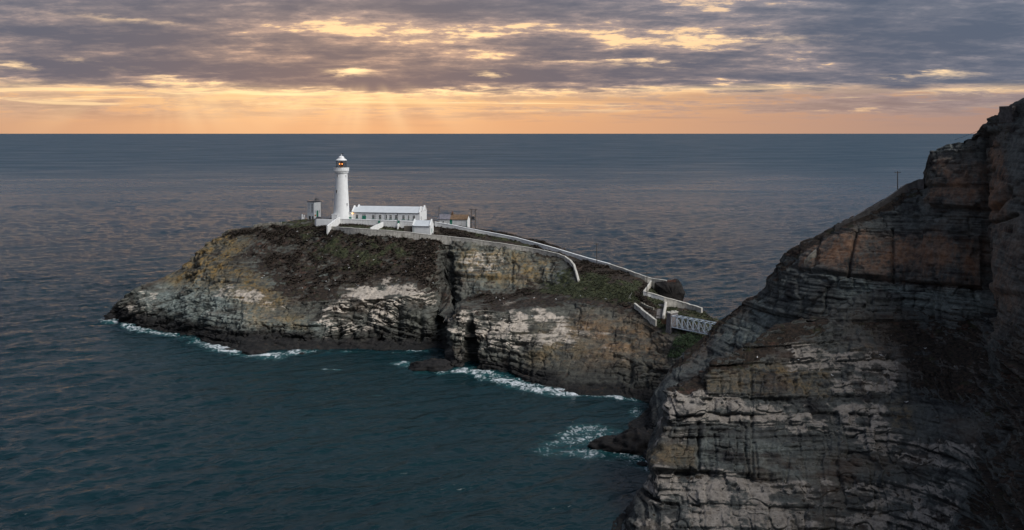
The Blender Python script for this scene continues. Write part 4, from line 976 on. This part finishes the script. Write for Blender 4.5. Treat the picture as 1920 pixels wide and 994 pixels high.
# shed with gables
SC = Vector(((773.5 - 960) / F * 372.0, 372.0, 33.7))
sh = thing('shed', SC, RZ, 'small white gabled shed standing in the boundary wall', 'shed')
SL, SW, SE, SR = s_of_u(806.8, SC), 5.4, 37.05 - SC.z, 39.15 - SC.z
MB().box(0, SL, 0, SW, -1.2, SE).build('wall', MW, sh)
MB().prism([(-.25, SE - .02), (SW / 2, SR), (SW + .25, SE - .02)], .3, SL - .3).build('roof', MWR, sh)
for xa in (0, SL - .36):
    gb = MB().prism([(0, SE), (SW / 2, SR + .1), (SW, SE)], xa + .02, xa + .34).build('gable', MW, sh)
    MB().prism([(-.25, SE + .03), (SW / 2, SR + .22), (SW + .25, SE + .03), (SW + .25, SE + .32), (SW / 2, SR + .56), (-.25, SE + .32)], xa - .07, xa + .43).build('coping', MW, gb)
sd = MB().box(SL, SL + .06, SW * .3, SW * .3 + 1.1, .2, 2.4).build('door', MW, sh); MB().box(SL + .05, SL + .08, SW * .3 + .15, SW * .3 + .95, .5, 2.2).build('panel', MGREEN, sd)
MB().tube((.6, -.1, 0), (.6, -.1, SE - .1), .05).build('downpipe', MGREEN, sh)
MB().box(.2, SL - .2, -.36, -.22, SE - .14, SE - .02).build('gutter', MSLATE, sh)
# store box beside the shed
st = thing('garden_store', ((757.5 - 960) / F * 374.5, 374.5, zv(434, 374.5)), RZ, 'brown timber-clad store box left of the gabled shed', 'store')
for k in range(6): MB().box(k * .52, k * .52 + .49, 0, .06, -.5, zv(424.6, 374.5) - zv(434, 374.5)).build('board', MTIMBER, st)
MB().box(0, 3.1, .06, 1.8, -.5, zv(424.8, 374.5) - zv(434, 374.5)).build('body', MTIMBER, st)
MB().box(-.1, 3.2, -.1, 1.9, zv(424.6, 374.5) - zv(434, 374.5), zv(424.6, 374.5) - zv(434, 374.5) + .1).build('lid', MTIMBER, st)
# picnic bench
p = hit(817, 436.5) or Vector(P3(817, 436.5, 370))
pb = thing('picnic_bench', p, RZ, 'dark green picnic bench beside the shed gable', 'bench')
for y in (-.3, 0, .3): MB().box(-.9, .9, y - .13, y + .13, .72, .77).build('table_plank', MTIMBER, pb)
for y in (-.85, .85): MB().box(-.9, .9, y - .14, y + .14, .42, .47).build('seat', MTIMBER, pb)
for x_ in (-.65, .65):
    for sg in (-1, 1): MB().bar((x_, sg * .8, -.1), (x_, sg * .25, .74), .08, .08).build('leg', MTIMBER, pb)
    MB().bar((x_, -.9, .4), (x_, .9, .4), .06, .08).build('beam', MTIMBER, pb)
# dark covered heap by the block house, marker post, low slab wall
hp = hit(597.5, 411.8) or Vector(P3(597, 411, 392))
def blob(name, loc, size, seed, mat, label, cat, nu=40, nv=20, amp=.3, freq=1.0, attrs=None, group=None, rz=0.0, flat=0.3, kindp=None):
    th = np.linspace(0, 2 * np.pi, nu + 1); ph = np.linspace(-math.pi / 2, math.pi / 2, nv)
    T, Q = np.meshgrid(th, ph); dx, dy, dz = np.cos(Q) * np.cos(T), np.cos(Q) * np.sin(T), np.sin(Q)
    k = 1 + amp * fbm(dx * freq * 2 + seed, dy * freq * 2, dz * freq * 2, 4, seed)
    b1 = np.round(k * 6) / 6 * .5 + k * .5
    X, Y, Z = dx * size[0] * b1, dy * size[1] * b1, np.where(dz > 0, dz, dz * flat) * size[2] * b1
    P = np.stack([X, Y, Z], -1)
    at = {a: np.full(X.shape, (attrs or {}).get(a, 0.0)) for a in ISL_ATTR}
    me = grid_mesh(name, P[:, ::1], at); o = link(name, me, mat); o.location = loc; o.rotation_euler = (0, 0, rz)
    return tag(o, label, cat, group)
blob('tarpaulin_heap', hp, (1.6, 1.2, 1.3), 5, MDARK, 'low black covered heap at the foot of the block house', 'heap', 24, 12, .3)
p = Vector(P3(568.5, 408.5, 395))
mk = thing('marker_post', p, 0, 'small white stone marker at the cliff top left of the block house', 'marker')
MB().box(-.6, -.2, -.3, .3, -.6, 1.5).build('post', MW, mk); MB().box(.25, .6, -.3, .3, -.6, 1.2).build('post', MW, mk); MB().box(-.6, .6, -.25, .25, -.6, .3).build('plinth', MW, mk)
path_wall('ruined_wall', wall_points([(476, 421, 424.5), (492, 418.5, 422), (510, 417, 420), (528, 416, 419.5)]), .7, MSTONE, 'low brownish ruined wall on the island brow left of the buildings', 'wall', None, jag=.15)

# ---------------------------------------------------------------- road wall along the ridge
ROAD = [(815, 416.5, 424), (840, 420.5, 427), (872, 427, 432.5), (909, 434.3, 438.5), (940, 440, 444.5), (969, 446, 450.5), (1005, 455.5, 460.5), (1041, 465.5, 470.5), (1072, 475, 480), (1102, 484, 489), (1144, 495, 500)]
path_wall('road_wall', wall_points(ROAD), .7, MWH, 'long bright white wall running down the island ridge to the right', 'wall', MW)
path_wall('road_wall', wall_points([(1144, 495.5, 500), (1177, 506.5, 512), (1205, 517, 523.5), (1223, 522.5, 529)]), .7, MWALL, 'lower weathered stretch of the ridge wall near the dark rock stack', 'wall', MCOPE, jag=.1)
STK_Y = 318.0
path_wall('stone_wall', wall_points([(1223, 523, 530), (1216, 534, 541), (1207, 547, 553)]), .5, MWALL, 'short pale wall leading down from the ridge wall to the path bend', 'wall', MCOPE, jag=.08)
path_wall('stone_wall', wall_points([(1206, 546.5, 552.5), (1225, 551, 558), (1245, 557.5, 564)]), .7, MWH, 'white painted wall along the path bend above the bridge', 'wall', MCOPE)
path_wall('stone_wall', wall_points([(1245, 557.5, 564), (1270, 564, 572), (1295, 571.5, 580), (1316, 578, 588)]), .7, MWALL, 'pale wall edging the small lawn behind the footbridge', 'wall', MCOPE, jag=.08)
path_wall('stone_wall', wall_points([(1246.5, 558, 565), (1248.5, 568, 576), (1246, 582, 590), (1244, 593, 601)]), .6, MWALL, 'pale wall beside the steps down to the bridge', 'wall', MCOPE, jag=.08)
path_wall('stone_wall', wall_points([(1190, 569, 575), (1200, 577, 584), (1210, 585.5, 594), (1220, 593, 602), (1230, 600.5, 612)]), .6, MWALL, 'pale sloping wall on the cliff edge left of the steps', 'wall', MCOPE, jag=.1)
path_wall('stone_wall', wall_points([(1203, 567, 572), (1212, 572, 578), (1226, 577, 582)]), .5, MSTONE, 'tumbled low wall between the steps and the cliff-edge wall', 'wall', None, jag=.2)
# steps
stp = [hit(u, v) for u, v in ((1240, 572), (1238, 584), (1236, 598), (1236, 610))]
sp = thing('steps', stp[0], 0, 'flight of grey concrete steps going down to the bridge', 'steps')
a_, b_ = stp[0], stp[2]
for k in range(14):
    t0 = k / 14; c = a_.lerp(b_, t0) - stp[0]; c2 = a_.lerp(b_, (k + 1) / 14) - stp[0]
    dirv = (b_ - a_); dirv.z = 0; dirv.normalize(); sd_ = Vector((-dirv.y, dirv.x, 0)) * 1.0
    z1_ = c.z + .28
    vs = [c - sd_, c + sd_, c2 + sd_ + dirv * .05, c2 - sd_ + dirv * .05]
    MB().add([(v.x, v.y, z1_) for v in vs] + [(v.x, v.y, z1_ - 1.6) for v in vs], [(0, 1, 2, 3), (7, 6, 5, 4), (0, 4, 5, 1), (1, 5, 6, 2), (2, 6, 7, 3), (3, 7, 4, 0)]).build('step', MPATH, sp)
# rusty gate at the bridge head
p = Vector(P3(1240.5, 607, 277.5))
rg = thing('rusty_gate', p, math.radians(-40), 'rust-brown iron gate across the path at the bridge head', 'gate')
for k in range(9): MB().box(k * .25, k * .25 + .14, -.03, .03, 0, 1.6).build('bar', MRUST, rg)
for z in (.2, 1.35): MB().box(0, 2.14, .03, .08, z, z + .14).build('rail', MRUST, rg)

# ---------------------------------------------------------------- rock stack behind the path with rusty fence
def crag(name, outline, Y, depth, label, seed, mat=M_island, amp=.8, attrs=None):
    """rock whose front outline (photo px) stands at distance Y; thick, rough, closed"""
    pts = [P3(u, v, Y) for u, v in outline]; c = np.mean(pts, 0)
    nu, nv = 72, 26; n = len(pts); P = []
    for j in range(nv):
        q = math.pi * j / (nv - 1); sc_ = math.sin(q) ** .30; yy = -math.cos(q) * depth / 2
        row = []
        for i in range(nu + 1):
            t = (i % nu) / nu * n; k = int(t); f_ = t - k
            w = pts[k % n] * (1 - f_) + pts[(k + 1) % n] * f_
            row.append([(w[0] - c[0]) * sc_, yy, (w[2] - c[2]) * sc_])
        P.append(row)
    P = np.array(P); N_ = P / (np.linalg.norm(P, axis=-1, keepdims=True) + 1e-6)
    X, Y_, Z = P[..., 0] + c[0], P[..., 1], P[..., 2] + c[2]
    nn = 1.0 * fbm(X / 4, Y_ / 4, Z / 6, 4, seed) + .5 * fbm(X / 1.1, Y_ / 1.1, Z / 1.6, 3, seed + 5)
    o1, e1, j1 = blocks(Z, X + Y_, 2.0, 2.4, seed)
    d = amp * (nn + .4 * o1 - .4 * np.exp(-(j1 / .2) ** 2))
    P = P + N_ * d[..., None]
    at = {a: np.full(P.shape[:2], (attrs or {}).get(a, 0.0)) for a in ISL_ATTR}
    me = grid_mesh(name, P, at); o = link(name, me, mat); o.location = c
    return tag(o, label, 'rock')
crag('rock_stack', [(1229, 531), (1240, 526), (1254, 527), (1268, 525), (1277, 531), (1283, 546), (1278, 566), (1270, 590), (1240, 590), (1228, 566)], STK_Y, 9, 'dark steep rock stack behind the path bend, topped by a rusty fence', 77, amp=.8, attrs=dict(wet_and_shade=1.0))
ru = thing('rusty_fence', P3(1252, 532, STK_Y - 2.5), 0, 'rust-brown iron fence on top of the dark rock stack', 'fence')
for k in range(12): MB().box(k * .24, k * .24 + .10, -.03, .03, -.4, 1.4 + .25 * math.sin(k * 2.3)).build('bar', MRUST, ru)
for z in (.1, .95): MB().box(0, 2.8, .03, .07, z, z + .12).build('rail', MRUST, ru)
path_wall('stone_wall', [(*P3(1224, 527, STK_Y + 2)[:2], 20, P3(1224, 523.5, STK_Y + 2)[2]), (*P3(1237, 527, STK_Y)[:2], 20, P3(1237, 524, STK_Y)[2]), (*P3(1250, 530, STK_Y - 1)[:2], 20, P3(1250, 526.5, STK_Y - 1)[2])], .6, MWALL, 'short pale wall running out along the dark rock stack', 'wall', MCOPE, jag=.08)

# ---------------------------------------------------------------- footbridge
B0 = Vector((48.4, 275.0, 16.2)); BD = Vector((0.658, -0.752, 0)); BN = Vector((0.752, 0.658, 0)); BL, BW, BH, NP = 28.8, 2.3, 3.35, 14
br = thing('footbridge', B0, math.atan2(BD.y, BD.x), 'pale grey steel truss footbridge crossing to the mainland cliff', 'bridge')
pl = BL / NP
for y in (0, BW):
    MB().bar((0, y, 0), (BL, y, 0), .16, .2).build('bottom_chord', MGALV, br)
    MB().bar((0, y, BH), (BL, y, BH), .16, .18).build('top_chord', MGALV, br)
    MB().bar((0, y, 1.1), (BL, y, 1.1), .04, .04).build('handrail', MGALV, br)
vm = MB().bar((0, 0, 0.1), (0, 0, BH - .09), .12, .12)
o_v = [vm.build('vertical', MGALV, br)]; dm1 = MB().bar((0, 0, .1), (pl, 0, BH - .1), .10, .10).build('diagonal', MGALV, br); dm2 = MB().bar((0, 0, BH - .1), (pl, 0, .1), .10, .10).build('diagonal', MGALV, br)
xm = MB().bar((0, .08, 0), (0, BW - .08, 0), .10, .12).build('cross_beam', MGALV, br)
def cp(o, loc):
    c = o.copy(); COL.objects.link(c); c.parent = br; c.location = loc
for k in range(NP + 1):
    for y in (0, BW):
        if k or y: cp(o_v[0], (k * pl, y, 0))
        if k < NP: 
            src = dm1 if k % 2 == 0 else dm2
            if not (k < 2 and y == 0): cp(src, (k * pl, y, 0))
    for z in (-.05, BH):
        if k or z > 0: cp(xm, (k * pl, 0, z))
xm.location = (0, 0, -.05); dm2.location = (pl, 0, 0)
for k in range(NP * 3):
    if k == 0: dk = MB().box(.02, pl / 3 - .02, .1, BW - .1, .06, .12).build('deck_plank', MDECK, br)
    else: cp(dk, (k * pl / 3, 0, 0))
# pier
pz = ground(B0.x - .8, B0.y - .2) - 2.0
pr = thing('bridge_pier', (B0.x, B0.y, pz), math.atan2(BD.y, BD.x), 'square masonry pier carrying the island end of the bridge', 'pier')
ph_ = 20.3 - pz
MB().add([(-1.9, -.7, 0), (.15, -.7, 0), (.15, 3.4, 0), (-1.9, 3.4, 0), (-1.55, -.35, ph_), (-.05, -.35, ph_), (-.05, 3.0, ph_), (-1.55, 3.0, ph_)], [(0, 3, 2, 1), (4, 5, 6, 7), (0, 1, 5, 4), (1, 2, 6, 5), (2, 3, 7, 6), (3, 0, 4, 7)]).build('shaft', MPIER, pr)
MB().box(-1.75, .12, -.55, 3.2, ph_, ph_ + .25).build('cap', MCOPE, pr)
for i, (x_, y_) in enumerate(((-1.3, -.2), (-.6, .6), (-1.1, 1.7), (-.5, 2.5))): MB().lathe([(.1, 0), (.38, .08), (.34, .25), (.1, .33)], 8, x_, y_).build('cap_stone', MWALL, pr).location.z = ph_ + .24

# ---------------------------------------------------------------- poles
def pole(u, vt, vb, Y, label, bvh=None, arm=1.6, h2=False, rz=0.0):
    p = Vector(P3(u, vb, Y)); hgt = H - (vt - HZ) / F * Y - p.z
    t = thing('utility_pole', p, rz, label, 'pole', None)
    MB().tube((0, 0, -1), (0, 0, hgt), .15, 8, .11).build('post', MWOOD, t)
    MB().box(-arm / 2, arm / 2, -.08, .04, hgt - .45, hgt - .31).build('crossarm', MWOOD, t)
    for x_ in (-arm * .45, 0 if not h2 else .2, arm * .45): MB().lathe([(.07, 0), (.09, .1), (.05, .22)], 8, x_, -.02).build('insulator', MIRON, t).location.z = hgt - .31
    return t
def yhit(u, v, d=350, bvh=None):
    p = hit(u, v, bvh); return p.y if p is not None else d
pole(1119, 456, 497, yhit(1119, 497), 'tall wooden pole rising from the grassy slope before the ridge wall')
pole(1213, 510.5, 557, yhit(1213, 557), 'dark wooden pole standing at the bend of the path')
pole(823.2, 388.5, 420, 384.0, 'thin wooden pole at the left end of the old cottage', arm=.5)
Yh = 386.0
t = thing('transformer_pole', P3(883.6, 427, Yh), math.radians(-8), 'twin-leg wooden pole frame with transformer right of the old cottage', 'pole')
hh_ = (427 - 392.5) * Yh / F; wv = (891.2 - 883.6) * Yh / F
for x_ in (0, wv): MB().tube((x_, 0, -1), (x_, 0, hh_), .17, 8, .13).build('post', MWOOD, t)
MB().box(-.8, wv + .9, -.1, .1, hh_ - .3, hh_ - .1).build('crossarm', MWOOD, t)
for zz in (hh_ * .42, hh_ * .62, hh_ * .86): MB().box(0, wv, -.07, .07, zz, zz + .13).build('brace', MWOOD, t)
MB().box(wv * .18, wv * .82, -.55, -.08, hh_ * .46, hh_ * .60).build('transformer', MIRON, t)
for x_ in (-.6, 0.3, wv + .7): MB().lathe([(.08, 0), (.12, .12), (.06, .3)], 8, x_, 0).build('insulator', MIRON, t).location.z = hh_ - .1
pole(1683, 321, 360, 236.0, 'dark wooden pole on the mainland cliff path against the sea', arm=1.5)

# ---------------------------------------------------------------- old cottage
OC = Vector(((822 - 960) / F * 390, 390, zv(420.5, 390)))
oc = thing('old_cottage', OC, RZ, 'old low cottage with rust-brown lichened roof behind the road wall', 'cottage')
OL, OW = s_of_u(876, OC), 5.2; OE, ORD = zv(411.6, 389) - OC.z, zv(402.8, 391.5) - OC.z
MB().box(0, OL, 0, OW, -3.5, OE).build('wall', MWH, oc)
for a, b_, m_, nm_ in ((-.25, OL * .40, MSLATE, 'grey slate half of the roof'), (OL * .40, OL + .15, MLICH, 'rust-brown lichened half of the roof')):
    r_ = MB().prism([(-.3, OE - .05), (OW / 2, ORD), (OW + .3, OE - .05), (OW + .3, OE + .1), (OW / 2, ORD + .16), (-.3, OE + .1)], a, b_).build('roof', m_, oc); r_['label'] = nm_
for xa in (0, OL - .3): MB().prism([(0, OE - .02), (OW / 2, ORD - .03), (OW, OE - .02)], xa + .01, xa + .29).build('gable', MLICH if xa == 0 else MWH, oc)
xc = s_of_u(845.6, OC)
ch = MB().box(xc - .45, xc + .45, OW / 2 - .4, OW / 2 + .4, ORD - .4, ORD + .95).build('chimney', MLICH, oc)
MB().tube((xc, OW / 2, ORD + .95), (xc, OW / 2, ORD + 1.6), .16, 8).build('chimney_pot', MRUST, ch)
xd = s_of_u(845.8, OC); MB().box(xd - .5, xd + .5, -.08, .02, -2.5, OE - .1).build('door', MGREEN, oc)
window(oc, s_of_u(831, OC), -.003, .35, .7, 1.1, 1, 2, MW, None)
MB().tube((OL - .2, -.12, -2), (OL - .2, -.12, OE - .1), .07).build('downpipe', MGREEN, oc)

# ---------------------------------------------------------------- mainland: path wall, lookout, cable
def wp_main(pix): return wall_points(pix, MAIN_BVH)
path_wall('path_wall', wp_main([(1566, 424, 429), (1600, 407, 413), (1632, 389, 396), (1660, 373, 380), (1682, 357, 364), (1700, 345, 352), (1718, 338, 346), (1734, 335, 341)]), .8, MDSTONE, 'dark stone wall edging the path that climbs the mainland ridge', 'wall', None, jag=.12)
path_wall('path_wall', wp_main([(1508, 487, 494), (1518, 478, 485), (1530, 468, 476)]), .6, MSTONE, 'short grey wall beside the mainland steps on the far ridge', 'wall', None, jag=.1)
p = P3(1898, 222, 200)
lk = thing('stone_lookout', (p[0], p[1], p[2]), math.radians(12), 'roofless dark stone hut on the cliff top in the corner of the view', 'hut')
for row in range(7):
    for k in range(6):
        x0_ = k * .95 + (row % 2) * .3; MB().box(x0_, x0_ + .9, -.02 - .04 * ((row * 7 + k * 3) % 3), .6, -1.5 + row * .62, -1.5 + row * .62 + .58).build('stone', MDSTONE, lk)
MB().box(.05, 5.9, .1, 4.0, -2, 2.75).build('wall', MDSTONE, lk)
cb = MB(); a_, b_ = Vector(P3(1790, 262, 232)), Vector(P3(1960, 168, 196)); prev = None
for k in range(25):
    t = k / 24; q = a_.lerp(b_, t) - Vector((0, 0, 1.2 * 4 * t * (1 - t))) - a_
    if prev is not None: cb.tube(prev, q, .03, 5)
    prev = q
tag(cb.build('overhead_cable', MIRON, None, a_), 'thin dark cable rising over the mainland cliff top', 'cable')

# ---------------------------------------------------------------- rocks in the water
def sea_rock(u, v, size, seed, label, rz=0.0, amp=.45, wet_and_shade=.9, dz=0.0):
    y = wl(v)[1]; x_ = (u - 960) / F * y
    return blob('sea_rock', (x_, y, -.3 + dz), size, seed, M_cliff, label, 'rock', 64, 32, amp, 1.3, dict(wet_and_shade=wet_and_shade), None, rz, .6)
sea_rock(207, 600, (2.4, 2.0, 2.6), 3, 'pointed black rock just off the left tip of the island')
sea_rock(199, 602, (1.2, 1.2, .9), 4, 'smallest rock awash beyond the left tip of the island')
sea_rock(812, 690, (7.0, 5.0, 3.0), 9, 'low black rock ledge jutting into the bay below the split block', .15)
sea_rock(788, 688, (3.6, 2.2, 2.1), 12, 'flat-topped outer end of the black ledge in the bay', .0)
sea_rock(478, 662, (4.2, 2.0, 1.3), 17, 'low black rock in the surf left of the island middle', .1)
sea_rock(565, 664, (1.2, .9, .8), 18, 'small round rock in the surf below the tower')
sea_rock(430, 656, (2.2, 1.2, .9), 19, 'dark rock slab awash near the broken surf', .2)
sea_rock(1150, 838, (5.5, 4.0, 2.4), 23, 'long low black reef reaching out from the mainland foot', -.1)
sea_rock(1195, 838, (6.0, 6.5, 4.2), 27, 'higher black shoulder of the reef against the mainland cliff', .3)
sea_rock(1128, 832, (3.2, 1.8, 1.5), 29, 'tip of the black reef pointing into the surf', .1)
sea_rock(1205, 872, (1.6, 1.3, 1.0), 31, 'small black rock in the foam beside the near cliff')
sea_rock(1232, 862, (3.0, 3.0, 3.2), 33, 'black boulder wedged between reef and near cliff')

# ---------------------------------------------------------------- gulls resting on the slopes
def gull_mesh(wings):
    """one closed body: ring sections from bill to tail"""
    sec = [(.34, .012, .33), (.29, .02, .34), (.25, .055, .35), (.19, .06, .34), (.13, .05, .28), (.06, .09, .21), (-.05, .105, .18), (-.16, .085, .18), (-.26, .045, .20), (-.36, .035, .205), (-.42, .01, .205)]
    n = 8; vs, fs = [], []
    for x_, r, z in sec:
        for k in range(n): a = 2 * math.pi * k / n; vs.append((x_, r * math.cos(a), z + r * (1.0 if x_ > -.2 else .5) * math.sin(a)))
    for i in range(len(sec) - 1):
        for k in range(n): fs.append((i * n + k, i * n + (k + 1) % n, (i + 1) * n + (k + 1) % n, (i + 1) * n + k))
    fs += [tuple(range(n - 1, -1, -1)), tuple((len(sec) - 1) * n + k for k in range(n))]
    return MB().add(vs, fs, True)
def wing(sg): return MB().add([(.08, sg * .08, .24), (-.1, sg * .115, .25), (-.44, sg * .04, .235), (-.1, sg * .10, .15), (.06, sg * .10, .17), (.08, sg * .085, .22), (-.1, sg * .10, .24), (-.42, sg * .03, .225)], [(0, 1, 3, 4), (1, 2, 3), (0, 5, 6, 1), (1, 6, 7, 2)])
g0 = None; rg_ = random.Random(11)
spots = []
while len(spots) < 46:
    r_ = rg_.random()
    if r_ < .62: u, v = rg_.uniform(470, 830), rg_.uniform(432, 545)
    elif r_ < .85: u, v = rg_.uniform(910, 1200), rg_.uniform(548, 600)
    else: u, v = rg_.uniform(590, 740), rg_.uniform(540, 570)
    p = hit(u, v)
    if p is not None and p.z > 6: spots.append((p, ISL_BVH, 'small white gull resting on the island slope', 'gulls resting on the island'))
for u, v in ((1880, 712), (1652, 668), (1420, 672), (1790, 690), (1560, 706), (1700, 756), (1498, 676), (1735, 655)):
    p = hit(u, v, SPUR_BVH)
    if p is not None: spots.append((p, SPUR_BVH, 'small white gull perched on the near cliff', 'gulls perched on the near cliff'))
for i, (p, bv, lab, grp) in enumerate(spots):
    if g0 is None:
        g0 = thing('gull', p, 0, lab, 'gull', grp); g0c = [gull_mesh(0).build('body', MGULL, g0)] + [wing(sg).build('wing', MGULLW, g0) for sg in (-1, 1)] + [MB().tube((0, sg * .04, 0), (0, sg * .04, .12), .008, 5).build('leg', MORANGE, g0) for sg in (-1, 1)]
        t = g0
    else:
        t = g0.copy(); COL.objects.link(t); t['label'] = lab; t['group'] = grp; t.location = p
        for c in g0c: c2 = c.copy(); COL.objects.link(c2); c2.parent = t
    t.rotation_euler = (0, 0, rg_.uniform(0, 6.28)); sc_ = rg_.uniform(1.0, 1.35); t.scale = (sc_,) * 3

# ---------------------------------------------------------------- heather and grass tussocks (uncountable ground cover)
def tussocks(name, n, sampler, mat, label, cat, seed, smin, smax):
    rng = random.Random(seed); vs, fs = [], []
    for _ in range(n):
        q = sampler(rng)
        if q is None: continue
        p = q; s_ = rng.uniform(smin, smax); m_ = 7
        o = len(vs)
        for k in range(m_):
            a = 2 * math.pi * k / m_ + rng.uniform(-.3, .3); r = s_ * rng.uniform(.35, .75); h = s_ * rng.uniform(.25, .7)
            ca, sa = math.cos(a), math.sin(a); w = s_ * .22
            b0 = len(vs)
            vs.extend([(p.x - sa * w, p.y + ca * w, p.z - .08), (p.x + sa * w, p.y - ca * w, p.z - .08), (p.x + ca * r, p.y + sa * r, p.z + h)])
            fs.append((b0, b0 + 1, b0 + 2))
    o = Vector(vs[0]); mb = MB(); mb.v = [(x_ - o.x, y_ - o.y, z_ - o.z) for x_, y_, z_ in vs]; mb.f = fs; mb.sm = [False] * len(fs)
    me = bpy.data.meshes.new(name); me.from_pydata(mb.v, [], mb.f); ob = link(name, me, mat, None, kind='stuff', label=label, category=cat); ob.location = o
    return ob
MHEATH = simple('heather', (0.034, 0.024, 0.017), 0.9, 0.7, 0.25, streak=0.55, streak_col=(0.020, 0.022, 0.011))
MGRASS = simple('grass', (0.036, 0.042, 0.018), 0.9, 0.6, 0.3, streak=0.5, streak_col=(0.07, 0.062, 0.03))
MBUSH = simple('bush_leaves', (0.022, 0.045, 0.014), 0.8, 0.5, 0.8)
co = np.array([v.co[:] for v in island.data.vertices]); 
va = np.zeros(len(co), np.float32); island.data.attributes['veg'].data.foreach_get('value', va)
ga = np.zeros(len(co), np.float32); island.data.attributes['grass'].data.foreach_get('value', ga)
front_ok = (co[:, 2] > 9)
ih = np.where((va > .55) & (ga < .45) & front_ok)[0]; ig = np.where((va > .5) & (ga > .45) & front_ok)[0]
def from_idx(ix):
    def f(rng):
        p = co[ix[rng.randrange(len(ix))]]; return Vector((p[0] + rng.uniform(-.4, .4), p[1] + rng.uniform(-.4, .4), p[2]))
    return f
tussocks('heather', 9000, from_idx(ih), MHEATH, 'dark brown heather covering the island slopes', 'heather', 3, .5, 1.25)
tussocks('grass', 5000, from_idx(ig), MGRASS, 'short rough grass on the island top', 'grass', 4, .3, .7)
# bush below the bridge
rb = random.Random(21)
bp_ = hit(1290, 645) or Vector(P3(1290, 645, 266))
bsh = thing('bush', bp_, 0, 'dark green bush filling the gully under the footbridge', 'bush')
lv = MB()
for _ in range(2600):
    a, q = rb.uniform(0, 6.28), rb.uniform(0, 1) ** .5
    x_, y_ = math.cos(a) * q * 6.0, math.sin(a) * q * 4.0
    gz = ground(bp_.x + x_, bp_.y + y_, None, bp_.z) - bp_.z
    z = gz + rb.uniform(0, 2.4) * (1 - q * q * .6) * (0.7 + .5 * math.sin(x_ * 1.7 + y_ * 2.1))
    d1 = Vector((rb.gauss(0, 1), rb.gauss(0, 1), rb.gauss(0, 1))).normalized(); d2 = d1.orthogonal().normalized(); w = rb.uniform(.14, .34)
    c = Vector((x_, y_, z)); lv.add([c - d1 * w, c + d2 * w * .6, c + d1 * w, c - d2 * w * .6], [(0, 1, 2, 3)])
lv.build('leaves', MBUSH, bsh, kind='stuff')
stm = MB()
for k in range(7):
    x_, y_ = rb.uniform(-3, 3), rb.uniform(-2, 2); gz = ground(bp_.x + x_, bp_.y + y_, None, bp_.z) - bp_.z
    MB().tube((x_, y_, gz - .3), (x_ + rb.uniform(-.5, .5), y_ + rb.uniform(-.5, .5), gz + 1.5), .06, 5, .03).build('stem', MWOOD, bsh)

# bleached leaning posts on the grass above the bridge
p = hit(1181, 560) or Vector(P3(1181, 560, 300))
lp = thing('leaning_posts', p, 0, 'pair of bleached poles leaning together on the grass left of the path bend', 'posts')
MB().tube((-.6, 0, -.3), (.75, 0, 2.1), .06, 6).build('post', MPOST, lp); MB().tube((.35, -.3, -.3), (-.15, .1, 1.0), .05, 6).build('post', MPOST, lp)
